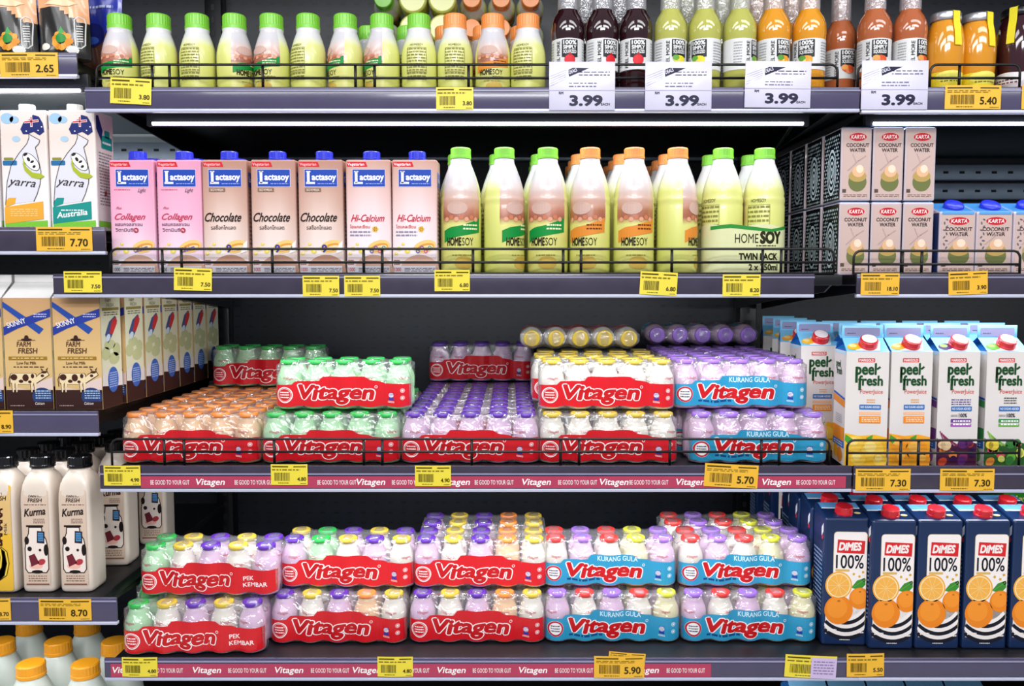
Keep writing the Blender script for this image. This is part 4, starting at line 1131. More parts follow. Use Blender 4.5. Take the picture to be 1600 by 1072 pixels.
for c, px in enumerate((1336, 1386, 1436)):
    for lv in (0, 1):
        for k in range(4 if c == 0 else 2):
            lab = '%s coconut water carton %s, %s' % (('lower', 'upper')[lv], cn[c], 'in the front row' if k == 0 else '%s row from the aisle' % ORD[k])
            put('karta', mk_karta, (X(px, .04) - (.0015 * k if c == 0 else -.001 * k), .04 + .083 * k, zk + lv * .1262), lab)
def mk_karta_cap():
    w, d, h = .0630, .058, .108
    t = thing('coconut_water_carton', '', 'carton'); mb = MB(); carton_body(mb, w, d, h, h + .020, M_karta, .0035, mtop=M_kblue)
    A = karta_art(w, h); A.rect(-w / 2 + .004, h - .005, w / 2 - .004, h - .001, C('5AA0DC'), 4)
    for k in range(10): A.ell(-w * .36 + (k % 2) * .004, .04 + k * .006, .003, .0016, C('6A6470'), 1, n=6, rot=k)
    A.bake(mb, flat(0, 0, 0))
    S = Art(); S.rect(.002, .003, d - .002, h - .002, C('2A3A6A'), 0); S.bake(mb, flat(-w / 2, d, 0, 'left'))
    mb.build('carton_body', t)
    L = math.hypot(d, .02)
    mb = MB(); mb.lathe([(.0165, -.003), (.0165, .007), (.0150, .0095), (.004, .0098)], BLUECAP, 20); c = mb.build('screw_cap', t); c.location = (.002, .022, h + .0066); c.rotation_euler = (math.atan2(.020, d) + .25, 0, 0)
    return t
for i, px in enumerate((1498, 1556, 1614)):
    for k in (0, 1):
        put('kcap', mk_karta_cap, (X(px, .035), .035 + .066 * k, zk), 'coconut water carton with blue cap, %s, %s row' % (('beside the stacked cartons', 'second from the stacked cartons', 'cut by the frame')[i], ('front', 'second')[k]))

# blue gable cartons whose tops show under the lowest shelf
def mk_blue_top():
    mb = gable(.072, .070, .180, .022, .016, mat('low_carton_blue', '3E8FD8', rough=.3), mat('low_carton_sky', '8FCDF2', rough=.3), mat('low_carton_sky', '8FCDF2'), C('2A70B8'))
    t = thing('milk_carton', '', 'carton')
    A = Art(); A.rect(-.030, .09, .030, .165, C('E8F2FA'), 1); A.greek(-.024, .10, .024, .155, 5, C('2A60A8'), 2); A.bake(mb, flat(0, 0, 0)); mb.build('carton_body', t); return t
for i, px in enumerate((1296, 1358, 1420, 1482, 1544)):
    put('bluetop', mk_blue_top, (X(px, .08) + .004 * i, .10, ZE + .0005 + .0), 'sky-blue gable-top carton below the lowest shelf, %s from the left' % ORD[i])
# ================================================================ bottles, jars, pouches and jugs
LIME, ORNG = mat('cap_lime', '7CC83C', rough=.35), mat('cap_orange', 'F0924A', rough=.35)
def soy_body_mat(nm, z1, peach, band):
    front = [(0, 'D2D070'), (.44, 'D8D67C'), (.50, 'A05C48'), (.56, peach), (.63, 'CFA290'), (.74, 'D8C4BE'), (.84, 'CCC8CC'), (1, 'D2CED2')]
    back = [(0, 'CDD068'), (.55, 'D8DA7C'), (.74, 'DEE088'), (.80, 'E2E4B8'), (.88, 'DADAD8'), (1, 'DCDADC')]
    return mat_ramp(nm, front, z1, rough=.28, back=back, front_k=.55, coat=.3)
def soy_art(R, k, flav, big):
    """wrap-round print: k scales the heights"""
    A = Art(); g = C('128A3A') if flav == 'green' else C('DE8A34'); g2 = C('0C6A2C') if flav == 'green' else C('C8641E'); K = C('2A2414'); H = R * .95
    A.poly([(-H, .066 * k), (-H * .6, .071 * k), (0, .074 * k), (H * .6, .080 * k), (H * 1.05, .086 * k), (H * 1.05, .064 * k), (H * .3, .060 * k), (-H * .4, .056 * k), (-H, .048 * k)], g, 1)
    A.greek(.002, .066 * k, H * .85, .077 * k, 2, C('F0E8C0' if flav == 'green' else '6A3010'), 2)
    A.text('HOME', -H * .78, .044 * k, .0115 * k, K, 2, w=.0245 * (R / .035), bold=.06); A.text('SOY', -H * .78 + .0260 * (R / .035), .044 * k, .0115 * k, K, 2, w=.020 * (R / .035), bold=.0)
    A.greek(.0, .0365 * k, H * .8, .041 * k, 2, C('8A8040'), 2)
    A.ell(-H * .25, .1 * k, H * .55, .010 * k, C('CBA99C'), 1, n=16)
    for q in range(7): A.ell(-H * .8 + q * H * .26, (.083 + .003 * (q % 2)) * k, H * .12, .0035 * k, C('C87858' if q % 2 else 'E0A080'), 2, n=8)
    A.ell(H * .1, .018 * k, H * .5, .010 * k, C('C8A84A'), 1, n=14); A.greek(-H * .5, .028 * k, H * .5, .031 * k, 1, C('9A8A3A'), 2)
    # nutrition panel and small print on the back, at +/- pi
    B = Art(); z0, z1 = (.050 * k, .105 * k)
    for s in (1,):
        o = R * PI
        B.greek(o - R * .55, z0 - .02 * k, o + R * .55, z1, 11, C('8A8648'), 1)
        B.line([(o - R * .55, z1), (o + R * .55, z1), (o + R * .55, z0), (o - R * .55, z0), (o - R * .55, z1)], .0007, C('8A8648'), 1)
        B.text('HOMESOY', o, z1 + .004 * k, .0050 * k, K, 1, align='C', w=R * .75)
    return A.extend(B)
def mk_soy_bottle(flav, big):
    if big:
        pr = [(.030, .0), (.0345, .003), (.0355, .010), (.0355, .118), (.0345, .122), (.0355, .126), (.0352, .132), (.0338, .136), (.0345, .141), (.0320, .153), (.0275, .168), (.0215, .184), (.0178, .193), (.0170, .2005)]; R, cz, cr, ch, k = .0355, .2005, .0182, .0185, 1.0
    else:
        pr = [(.026, .0), (.0298, .003), (.0306, .009), (.0298, .016), (.0306, .022), (.0298, .030), (.0306, .036), (.0306, .066), (.0300, .074), (.0280, .084), (.0245, .096), (.0215, .104), (.0198, .109), (.0205, .1135)]; R, cz, cr, ch, k = .0306, .1135, .0205, .0250, .70
    def mk():
        t = thing('soy_milk_bottle', '', 'bottle')
        m = soy_body_mat('soy_bottle_%s_%s' % (flav, 'large' if big else 'small'), pr[-1][1], 'B87860' if flav == 'green' else 'A86A48', 0)
        mb = MB(); mb.lathe(pr, m, 32)
        if big and flav != 'green': pass
        soy_art(R, k * (1.14 if big else 1.06), flav, big).bake(mb, cyl(prof_r(pr)), su=.005, sv=.012, lift=.0002, base=.0004)
        mb.build('bottle_body', t)
        c = screw_cap(cr, ch, LIME if flav == 'green' else ORNG, 26).build('screw_cap', t); c.location = (0, 0, cz)
        return t
    return mk
# ---- small soy bottles on the topmost shelf
z1_ = Z1 + .0005; RP[0] = 75
front = [(188, 'green', 0), (249, 'green', 2.6), (309, 'green', 2.9), (367, 'green', 1.15), (425, 'green', -.35), (482, 'green', 2.5), (540, 'green', -.95), (597, 'green', -.9), (655, 'green', 3.0), (711, 'orange', 3.1), (770, 'orange', 0), (825, 'orange', 2.7)]
for i, (px, fl, rz) in enumerate(front):
    face = {0: 'its cow print facing out'}.get(rz, 'its print turned aside')
    put('sb_' + fl, mk_soy_bottle(fl, False), (X(px, .07), .07 - .0, z1_), 'small soy milk bottle with %s cap, front row, %s from the left' % ('lime green' if fl == 'green' else 'orange', ORD[i]), rz=rz)
for i, (px, fl) in enumerate(((578, 'green'), (638, 'green'), (697, 'orange'), (756, 'orange'), (815, 'orange'))):
    put('sb_' + fl, mk_soy_bottle(fl, False), (X(px, .14), .138, z1_), 'small soy bottle with %s cap, second row, %s there from the left' % ('lime green' if fl == 'green' else 'orange', ORD[i]), rz=2 + i)
    put('sb_' + fl, mk_soy_bottle(fl, False), (X(px, .14) + .004, .205, z1_), 'small %s-capped soy bottle, third row, %s there from the left' % ('lime' if fl == 'green' else 'orange', ORD[i]), rz=1 + i)
RP[0] = 20
H1, R1 = .1385, .0308
for i, (px, fl, flip) in enumerate(((603, 'green', 0), (645, 'green', 1), (690, 'orange', 1), (738, 'orange', 0), (783, 'orange', 0), (825, 'orange', 0))):
    xx = X(600, .46) + i * (X(829, .46) - X(600, .46)) / 5
    for k in range(2):
        put('sb_' + fl, mk_soy_bottle(fl, False), (xx, .478 + .068 * k, z1_), 'small %s-capped soy bottle standing under the lying ones, %s file, %s' % ('lime' if fl == 'green' else 'orange', ORD[i], ('nearer', 'farther')[k]), rz=k + i)
    for L in range(3):
        zl = z1_ + H1 + .0005 + R1 + L * (2 * R1 + .0006)
        lab = 'lying soy bottle with its %s facing the aisle, %s layer, %s from the left' % ('base' if flip else ('lime cap' if fl == 'green' else 'orange cap'), ('bottom', 'middle', 'top')[L], ORD[i])
        put('sb_' + fl, mk_soy_bottle(fl, False), (xx, .585 if not flip else .448, zl), lab, rx=(PI / 2 if not flip else -PI / 2))
# ---- tall soy bottles on the second shelf
z2_ = Z2 + .0005; RP[0] = 330
tall = [(720, 'green', .1), (788, 'green', .85), (856, 'green', -.15), (922, 'orange', -.3), (991, 'orange', 0), (1059, 'orange', 1.15)]
for i, (px, fl, rz) in enumerate(tall):
    x = X(px, .06); cw = 'lime green' if fl == 'green' else 'orange'
    n = ('first', 'second', 'third')[i % 3]
    put('tb_' + fl, mk_soy_bottle(fl, True), (x, .066, z2_), 'tall soy milk bottle with %s cap in the front row, %s of three' % (cw, n), rz=rz)
    for k in range(1, 4):
        put('tb_' + fl, mk_soy_bottle(fl, True), (x - (.010 + .0005 * k) * (1 if i < 5 else .3) , .066 + .0745 * k, z2_), 'tall %s-capped soy bottle, %s row, behind the %s of three' % (cw, ORD[k], n), rz=rz + k)
# twin packs: two bottles held by a printed wrap
def mk_twin():
    t = thing('soy_twin_pack', '', 'drink multipack')
    proto = mk_soy_bottle('green', True)()
    bd = [c for c in proto.children]
    for s in (-1, 1):
        b = bpy.data.objects.new('bottle', bd[0].data); COL.objects.link(b); b.parent = t; b.location = (s * .0362, .037, 0); b.rotation_euler = (0, 0, 2.2 if s < 0 else 2.6)
        k = bpy.data.objects.new('screw_cap', bd[1].data); COL.objects.link(k); k.parent = b; k.location = (0, 0, .2005)
    for c in bd: bpy.data.objects.remove(c)
    bpy.data.objects.remove(proto)
    r = .0365
    def fn(u, v, h):
        a = .0362
        if abs(u) <= a: return (u, .037 - r - h, v)
        q = (abs(u) - a) / r; s = 1 if u > 0 else -1
        if q <= PI: return (s * (a + (r + h) * math.sin(q)), .037 - (r + h) * math.cos(q), v)
        return (s * (a - (abs(u) - a - PI * r)), .037 + r + h, v)
    U = .0362 + PI * r + .0361
    mb = MB(); mw = mat('twin_wrap_cream', 'DADCA8', rough=.3, mottle=.05, coat=.2)
    mb.grid(76, 8, lambda a, b: fn(-U + 2 * U * a, .002 + .082 * b + (.003 * math.sin(a * 25) if b == 1 else 0), 0), mw)
    A = Art(); K = C('26260E')
    A.poly([(-.065, .083), (-.03, .0865), (.0, .083), (.04, .078), (.075, .0845), (.075, .079), (.04, .073), (.0, .077), (-.03, .080), (-.065, .077)], C('2E8A36'), 1)
    A.text('HOME', -.0085 - .014, .0545, .0155, K, 1, w=.040, bold=.0); A.text('SOY', .0215, .0545, .0185, K, 1, w=.0355, bold=.09); A.greek(.014, .0470, .048, .0520, 1, C('5A5A30'), 1)
    A.text('TWIN PACK', -.015, .0260, .0105, K, 1, w=.066, bold=.06); A.text('2 x 750ml', .002, .0080, .0100, K, 1, w=.050, bold=.05)
    A.bake(mb, fn, su=.006, lift=.0002, base=.0003)
    mb.build('printed_wrap', t)
    return t
put('twin', mk_twin, (X(1171, .03), .034, z2_), 'shrink-wrapped twin pack of tall green-capped soy bottles marked TWIN PACK')
put('twin', mk_twin, (X(1150, .11), .112, z2_), 'twin pack of tall green-capped soy bottles in the second row')
put('twin', mk_twin, (X(1155, .19), .19, z2_), 'twin pack of tall green-capped soy bottles in the third row')

# ---- glass juice bottles
FRUIT = {'berry': ('2A0F14', 'D8242E', 'berry', 'B01820'), 'lemon': ('B4B458', 'E8DC2C', 'lemonade', '6AA83A'), 'mango': ('DC9420', 'F0A030', 'orange', '5A9A3A'), 'peach': ('B06038', 'E0582C', 'grapefruit', 'F0A050')}
def glass_mat(nm, c):
    m = mat('juice_' + nm, c, rough=.06, coat=.8, mottle=.06, bscale=15); return m
def mk_glass(kind):
    col, f1, _, f2 = FRUIT[kind]
    pr = [(.020, 0), (.0255, .003), (.0272, .010), (.0270, .096), (.0279, .104), (.0284, .114), (.0276, .126), (.0240, .138), (.0185, .147), (.0165, .153), (.0155, .160), (.0150, .185), (.0150, .198)]
    def mk():
        t = thing('juice_bottle', '', 'glass bottle'); t.scale = (1, 1, .945); mb = MB(); mb.lathe(pr, glass_mat(kind, col), 32); mb.build('bottle_body', t)
        mb = MB(); r = .0276; W = mat('juice_label_white', 'DCDCDA', rough=.5, mottle=.04)
        o = lambda a, b: (r * math.sin((a - .5) * 2 * PI), -r * math.cos((a - .5) * 2 * PI), .042 + .055 * b)
        mb.grid(48, 1, o, W)
        A = Art(); K = C('22242A'); L = C('F0F0EE')
        A.rrect(-.009, .064, .0185, .0945, .001, K, 1)
        A.text('100%', .0047, .0860, .0070, L, 2, align='C', w=.022, bold=.05); A.text('SIMPLY', .0047, .0780, .0062, L, 2, align='C', w=.022, bold=.05); A.text('SQUEEZED', .0047, .0705, .0056, L, 2, align='C', w=.022, bold=.03)
        A.poly([(-.006, .064), (.0155, .064), (.0047, .058)], K, 1)
        if kind == 'berry': A.ell(.0047, .059, .0092, .0092, C(f1), 2, n=18); A.poly([(.002, .069), (.005, .072), (.008, .069), (.005, .066)], C('A81820'), 3)
        else:
            A.ell(.0047, .0600, .0110, .0070, C(f1), 2, n=16); A.ell(-.0015, .0625, .006, .0050, C(f2), 3, n=10); A.ell(.010, .0590, .0055, .0070, C(f1), 4, n=12)
            A.ell(.006, .0560, .0060, .0050, C('F4D070' if kind != 'peach' else 'F08A5A'), 4, n=12)
        A.text('FEEL MORE', -.0125, .046, .0058, K, 2, w=.046, rot=PI / 2, bold=.02)
        A.greek(-.040, .048, -.026, .092, 9, C('9A9CA0'), 1); A.greek(.030, .048, .050, .092, 9, C('9A9CA0'), 1)
        A.bake(mb, lambda u, v, h: ((r + h) * math.sin(u / r), -(r + h) * math.cos(u / r), v), su=.004)
        mb.build('paper_label', t)
        mb = MB(); mb.lathe([(.0172, .152), (.0174, .160), (.0168, .182), (.0165, .198)], mat_film('neck_seal_film', gloss=.35, milky=.25, bscale=90), 24, close=False); mb.build('neck_seal', t)
        c = screw_cap(.0165, .012, mat('cap_black', '0C0C0E', rough=.3), 24).build('metal_cap', t); c.location = (0, 0, .199)
        return t
    return mk
gb = [(886, 'berry', -.1), (939, 'berry', .3), (991, 'berry', -.15), (1044, 'lemon', .25), (1097, 'lemon', -.75), (1151, 'lemon', .85), (1203, 'mango', .25), (1258, 'mango', -.65), (1359, 'peach', -.2), (1413, 'peach', .35)]
gw = {'berry': 'dark berry juice', 'lemon': 'cloudy green lemonade', 'mango': 'golden orange juice', 'peach': 'rusty pink grapefruit juice'}
cnt = {}
for px, k, rz in gb:
    cnt[k] = cnt.get(k, 0)
    put('gb_' + k, mk_glass(k), (X(px, .06), .062, z1_), 'glass bottle of %s, front row, %s of its kind' % (gw[k], ORD[cnt[k]]), rz=rz); cnt[k] += 1
put('gb_peach', mk_glass('peach'), (X(1306, .125), .125, z1_), 'glass bottle of rusty pink grapefruit juice set back behind the deal cards')
for i, (px, k) in enumerate(((913, 'berry'), (966, 'berry'), (1069, 'lemon'), (1124, 'lemon'), (1177, 'mango'), (1231, 'mango'))):
    put('gb_' + k, mk_glass(k), (X(px, .14), .142, z1_), 'glass bottle of %s, second row, %s there from the left' % (gw[k], ORD[i]), rz=.4 * i)

# ---- jars
def mk_jar(kind):
    R = .0300 if kind == 'honey' else .0400; H = .132 if kind == 'honey' else .142
    pr = [(R * .76, 0), (R * .86, .003), (R * .93, .02), (R * 1.0, H * .40), (R * 1.02, H * .60), (R * .98, H * .74), (R * .88, H * .86), (R * .76, H * .93), (R * .73, H * .97)]
    def mk():
        t = thing('preserve_jar', '', 'jar'); mb = MB(); mb.lathe(pr, glass_mat('jar_' + kind, 'D8901E' if kind == 'honey' else '34101A'), 32); mb.build('jar_body', t)
        mb = MB(); W = mat('jar_label_' + kind, 'E8D028' if kind == 'honey' else 'D8CCD0', rough=.4)
        f = prof_r(pr)
        cm = cyl(f)
        A = Art(); A.rect(-R * 1.5, .006, R * 1.5, .036, W, 0)
        A.ell(0, .028, R * .9, .010, C('F0E86A' if kind == 'honey' else 'F2F0F2'), 1); A.greek(-R * .6, .018, R * .6, .028, 2, C('7A6A1A' if kind == 'honey' else '803050'), 2); A.rect(-R * 1.5, .006, R * 1.5, .012, C('F0E8D8' if kind == 'honey' else 'C02A4A'), 1)
        A.bake(mb, cm, su=.005, sv=.01); mb.build('paper_label', t)
        mb = MB(); r = R * .80; z = H * .97
        mb.lathe([(r, z - .004), (r * 1.03, z - .002), (r * 1.03, z + .008), (r * .97, z + .0105), (r * .90, z + .0098)], mat('lid_silver' if kind == 'honey' else 'lid_black', 'B8B8BC' if kind == 'honey' else '141418', rough=.25, metal=.7 if kind == 'honey' else 0), 32); mb.build('lid', t)
        mb = MB(); Y = mat('paper_seal_yellow', 'E8D820', rough=.5)
        path = [(-r * .9, z + .0112), (-r * 1.07, z + .009), (-r * 1.08, z - .004)] + [(-f(zz) - .0015, zz) for zz in (H * .88, H * .80, H * .70, H * .60)]
        mb.grid(1, len(path) - 1, lambda a, b: (path[round(b * (len(path) - 1))][0] * 1.0, (a - .5) * .013, path[round(b * (len(path) - 1))][1]), Y, smooth=False)
        if kind == 'honey':
            for v in mb.v: pass
        s = mb.build('paper_seal', t); s.rotation_euler = (0, 0, PI * .57)
        return t
    return mk
put('honey', mk_jar('honey'), (X(1468, .06), .062, z1_), 'jar of amber honey with silver lid, nearer the juice bottles')
put('honey', mk_jar('honey'), (X(1520, .06), .068, z1_), 'jar of amber honey with silver lid, between the other jars', rz=.1)
put('jam', mk_jar('jam'), (X(1590, .06), .070, z1_), 'large jar of dark preserve with dark lid', rz=-1.15)
put('honey', mk_jar('honey'), (X(1500, .13), .135, z1_), 'jar of amber honey standing behind the front jars', rz=.5)

# ---- stand-up pouches
def mk_pouch(kind):
    def mk():
        t = thing('snack_pouch', '', 'pouch'); w, h = (.088, .155); top, low = {'orange': ('E8A878', '17140F'), 'blue': ('2434A8', '6A4030')}[kind]
        M1 = mat('pouch_top_' + kind, top, rough=.28, coat=.4, bump=.25, bscale=30); M2 = mat('pouch_low_' + kind, low, rough=.3, coat=.4, bump=.25, bscale=30)
        mb = MB()
        def th(u, v): return .024 * (1 - abs(2 * u - 1) ** 3) * max(0, (1 - v)) ** .55 * (1.0 if v > .05 else .85 + 3 * v)
        def side(s):
            return lambda u, v: ((u - .5) * w * (1 - .06 * math.sin(PI * v)), s * (th(u, v) + .0006) + .0016 * math.sin(u * 17 + v * 9), v * h)
        msk = lambda u, v: M1 if v > .50 + .07 * math.sin(u * 5) - .05 * u else M2
        mb.grid(22, 26, side(-1), M1, matfn=msk); mb.grid(22, 26, lambda u, v: side(1)(1 - u, v), M1, matfn=lambda u, v: msk(1 - u, v))
        mb.grid(22, 1, lambda u, v: ((u - .5) * w, (2 * v - 1) * (th(u, 0) + .0006) + .0016 * math.sin(u * 17), 0), M2)
        A = Art(); f = side(-1)
        if kind == 'orange':
            for k in range(9): A.ell(.005 + .012 * math.cos(k * .7), .026 + .011 * math.sin(k * .7), .0065, .0055, C('E8A040' if k % 2 else 'D88A28'), 1, n=8, rot=k)
            A.ell(.004, .030, .009, .008, C('2F8A3A'), 2, n=10); A.poly([(.0, .036), (.004, .050), (.010, .040)], C('3FA048'), 2); A.ell(-.022, .016, .008, .006, C('E8E0D0'), 1, n=10); A.ell(.022, .012, .009, .007, C('DCDCD8'), 1, n=10)
            A.line([(.026, .020), (.026, .062), (.031, .068), (.038, .066), (.040, .058), (.039, .022), (.034, .016), (.028, .016), (.026, .020)], .0014, C('E4E2DE'), 1)
            [A.line([(.0290, .026 + q * .0042), (.0365, .0275 + q * .0042)], .0014, C('E8E6E2'), 2) for q in range(7)]; A.line([(.030, .058), (.036, .060)], .001, C('E4E2DE'), 2)
            A.text('CRISPY', -.03, .082, .008, C('B06A38'), 1, w=.034, shear=.3) if False else None
            A.poly([(-.030, .088), (.0, .098), (.030, .090), (.018, .084)], C('F4D0A8'), 1)
        else:
            A.ell(-.006, .062, .024, .022, C('1A2270'), 1); A.greek(-.024, .108, .030, .118, 1, C('C8D0F4'), 1); A.text('ABC', .0, .070, .012, C('D8DCF8'), 2, align='C', w=.03) if False else None
            A.ell(-.004, .052, .012, .007, C('3A62C8'), 2)
        A.bake(mb, lambda u, v, k: (lambda p: (p[0], p[1] - k - .0008, p[2]))(f(u / w + .5, v / h)), su=.004, sv=.006)
        mb.build('pouch_body', t)
        mb = MB(); mb.box(-w / 2 + .001, w / 2 - .001, -.0012, .0012, h - .001, h + .014, M1, .0005, 1); mb.build('top_seal', t)
        return t
    return mk
za = ZA + .0005; RP[0] = 40
put('po', mk_pouch('orange'), (X(101, .04), .04, za), 'orange and black snack pouch beside the small soy bottles', rz=.04)
put('po', mk_pouch('orange'), (X(20, .04), .042, za), 'orange and black snack pouch partly cut by the frame', rz=-.05)
put('po', mk_pouch('orange'), (X(-60, .04), .04, za), 'orange and black snack pouch outside the frame')
put('pb', mk_pouch('blue'), (X(160, .13), .13, za), 'blue and brown snack pouch set back beside the small soy bottles', rz=-.2)
put('pb', mk_pouch('blue'), (X(70, .13), .13, za), 'blue and brown snack pouch behind the orange pouches', rz=.1)

# ---- square milk bottles with black caps
def mk_square(kind):
    def mk():
        t = thing('milk_bottle', '', 'bottle'); t.scale = (1, 1, 1.06); m = mat('milk_bottle_' + kind, 'DCCDBE', rough=.32, mottle=.03, coat=.2)
        mb = MB(); w = .0285
        def ring(hw, z, p):
            pts = []
            for k in range(48):
                a = 2 * PI * k / 48; c, s = math.sin(a), -math.cos(a)
                e = 2 / p; pts.append((hw * math.copysign(abs(c) ** e, c), hw * math.copysign(abs(s) ** e, s) , z))
            return pts
        R = [(w * .90, 0, 6), (w * .98, .003, 7), (w, .008, 8), (w, .150, 8), (w * .985, .165, 7), (w * .93, .180, 5.5), (w * .82, .190, 4), (w * .70, .197, 2.6), (w * .64, .200, 2), (w * .62, .206, 2)]
        base = 0
        for j, (hw, z, p) in enumerate(R): mb.v += ring(hw, z, p)
        i0 = mb.mi(m)
        for j in range(len(R) - 1):
            for k in range(48):
                k2 = (k + 1) % 48; mb.f.append([j * 48 + k, j * 48 + k2, (j + 1) * 48 + k2, (j + 1) * 48 + k]); mb.m.append(i0); mb.sm.append(True)
        mb.f.append(list(range(48))[::-1]); mb.m.append(i0); mb.sm.append(False); mb.f.append([(len(R) - 1) * 48 + k for k in range(48)]); mb.m.append(i0); mb.sm.append(False)
        A = Art(); K = C('1E1616')
        if kind == 'date':
            bg = C('C9AE98')
            A.rrect(-.0225, .012, .0225, .172, .004, C('D4BCA8'), 1); A.ell(0, .168, .014, .012, C('D4BCA8'), 1)
            A.ell(0, .1715, .0034, .0040, K, 2, n=10); A.ell(0, .1690, .008, .0022, K, 2, n=10); A.text('FARM', -.011, .160, .0062, K, 2, w=.017, shear=.1, bold=.03); A.text('FRESH', -.012, .1520, .0062, K, 2, w=.024, shear=.1, bold=.03)
            A.greek(-.019, .146, .019, .149, 1, C('6A4A40'), 2)
            A.text('Kurma', -.019, .128, .0120, K, 3, w=.037, shear=.3, rot=.10, bold=.04); A.greek(-.004, .116, .016, .125, 3, C('7A5A50'), 2)
            A.line([(-.016, .112), (.012, .112)], .003, K, 2)
            o = [(-.012, .110), (-.013, .100), (-.018, .088), (-.020, .074), (-.020, .040), (-.016, .034), (.016, .034), (.020, .040), (.020, .074), (.017, .090), (.011, .100), (.010, .110)]
            A.poly(o, C('EEDFD4'), 2); A.line(o + [o[0]], .0016, K, 3)
            A.ell(-.0165, .088, .004, .007, K, 4, n=10); A.ell(.0165, .072, .004, .010, K, 4, n=10); A.ell(-.012, .074, .004, .004, K, 4, n=10); A.ell(.006, .072, .0024, .0024, K, 4, n=8); A.ell(.0, .0355, .010, .003, K, 4, n=10)
            A.poly([(.001, .084), (.014, .083), (.015, .103), (.002, .104)], C('2A2430'), 4); A.rect(.0035, .087, .0125, .101, C('5A9AD0'), 5); A.greek(.004, .088, .012, .100, 4, C('1A2A4A'), 6)
            A.poly([(-.014, .062), (-.004, .066), (.004, .050), (-.010, .044)], C('6E2430'), 4); A.ell(.008, .052, .007, .005, C('B03A42'), 4, n=12, rot=.4); A.ell(-.002, .045, .012, .005, C('F0B8A8'), 3, n=12)
            A.greek(-.016, .018, .016, .030, 3, C('8A6A5A'), 2); A.rect(-.020, .013, .020, .0155, C('8A5A4A'), 2)
        else:
            A.rrect(-.0235, .004, .0235, .180, .004, C('E8B83A'), 1); A.rect(-.0235, .100, .0235, .170, C('DDB878'), 2)
            A.ell(0, .1775, .0034, .0040, K, 3, n=10); A.text('FARM', -.009, .164, .0068, K, 3, w=.018, shear=.1, bold=.03); A.text('FRESH', -.010, .1555, .0068, K, 3, w=.026, shear=.1, bold=.03)
            A.text('BANANA', .006, .080, .0125, C('3A1A1A'), 4, w=.062, rot=PI / 2 - .05, bold=.07); A.text('Milk', .016, .098, .0055, C('3A1A1A'), 4, w=.020, rot=PI / 2)
            for (dx, sc) in ((0, 1), (-.004, .8)):
                bn = [(.004 + dx, .078), (.014 + dx, .070), (.017 + dx, .050), (.012 + dx, .030), (.0, .022), (-.012, .024), (-.004, .032), (.004 + dx, .044), (.006 + dx, .060)]
                A.poly(bn, C('F2D24A'), 3); A.line(bn + [bn[0]], .0012, C('3A2A10'), 4)
            A.ell(-.014, .030, .007, .012, C('5A2A6A'), 4, n=12)
        A.bake(mb, lambda u, v, h: (u, -w - h + (0 if v < .155 else (v - .155) * .13), v), sv=.01)
        mb.build('bottle_body', t)
        c = screw_cap(.0205, .0185, mat('cap_gloss_black', '08080A', rough=.22, coat=.4), 28).build('screw_cap', t); c.location = (0, 0, .2060)
        return t
    return mk
zd = ZD + .0005; RP[0] = 830
sq = 'square milk bottle with cow-spot print and black cap'
put('date', mk_square('date'), (X(128, .05), .052, zd), sq + ', front row, outermost')
put('date', mk_square('date'), (X(70, .05), .052, zd), sq + ', front row, beside the banana one')
put('banana', mk_square('banana'), (X(13, .05), .050, zd), 'tall square milk bottle with yellow banana print and black cap')
for k in range(1, 5):
    for i, px in enumerate((12, 70)):
        put('date', mk_square('date'), (X(px, .05) + .003 * k, .052 + .064 * k, zd), 'milk bottle with black cap, %s row, %s' % (ORD[k], ('behind the banana one', 'in the middle file', 'in the outermost file')[i]))
for i, (px, y) in enumerate(((186, .19), (246, .32))):
    put('date', mk_square('date'), (X(px, y), y, zd), 'square milk bottle with cow-spot print standing apart, %s' % ('nearer the twin packs', 'deeper behind the twin packs')[i], rz=.05)

# ---- plastic jugs with orange caps
def mk_jug():
    t = thing('milk_jug', '', 'jug'); m = mat('jug_milky', 'D0D8CE', rough=.35, mottle=.03, sss=0)
    prof = [(.041, 0), (.046, .004), (.048, .02), (.048, .150), (.0465, .172), (.042, .192), (.036, .212), (.029, .228), (.0245, .238), (.0225, .244)]
    mb = MB(); base = 0; n = 40
    for (r, z) in prof:
        p = 2.5 if z < .16 else (2.3 if z < .2 else 2)
        for k in range(n):
            a = 2 * PI * k / n; c, s = math.sin(a), -math.cos(a); e = 2 / p
            mb.v.append((r * math.copysign(abs(c) ** e, c), r * math.copysign(abs(s) ** e, s), z))
    i0 = mb.mi(m)
    for j in range(len(prof) - 1):
        for k in range(n):
            k2 = (k + 1) % n; mb.f.append([j * n + k, j * n + k2, (j + 1) * n + k2, (j + 1) * n + k]); mb.m.append(i0); mb.sm.append(True)
    mb.f.append(list(range(n))[::-1]); mb.m.append(i0); mb.sm.append(False); mb.f.append([(len(prof) - 1) * n + k for k in range(n)]); mb.m.append(i0); mb.sm.append(False)
    mb.build('jug_body', t)
    mb = MB(); mb.tube([(0, .030, .212), (0, .0385, .204), (0, .0395, .180), (0, .040, .140), (0, .036, .115)], .008, m, 10); mb.build('handle', t)
    c = screw_cap(.0250, .0230, mat('cap_amber', 'F0A020', rough=.35), 26).build('screw_cap', t); c.location = (0, 0, .2435)
    return t
RP[0] = 1030
spots = [(48, 0), (138, 0), (3, 1), (92, 1), (180, 1), (48, 2), (133, 2), (-40, 2)]
CAPZ = P(800, 1043, .05)[1]
def depth_for(py):
    a, b = 0.0, .6
    for _ in range(30):
        m = (a + b) / 2
        if P(800, py, m)[1] > CAPZ: a = m
        else: b = m
    return a
yy = {0: depth_for(982) + .038, 1: depth_for(1009) + .025, 2: .070}
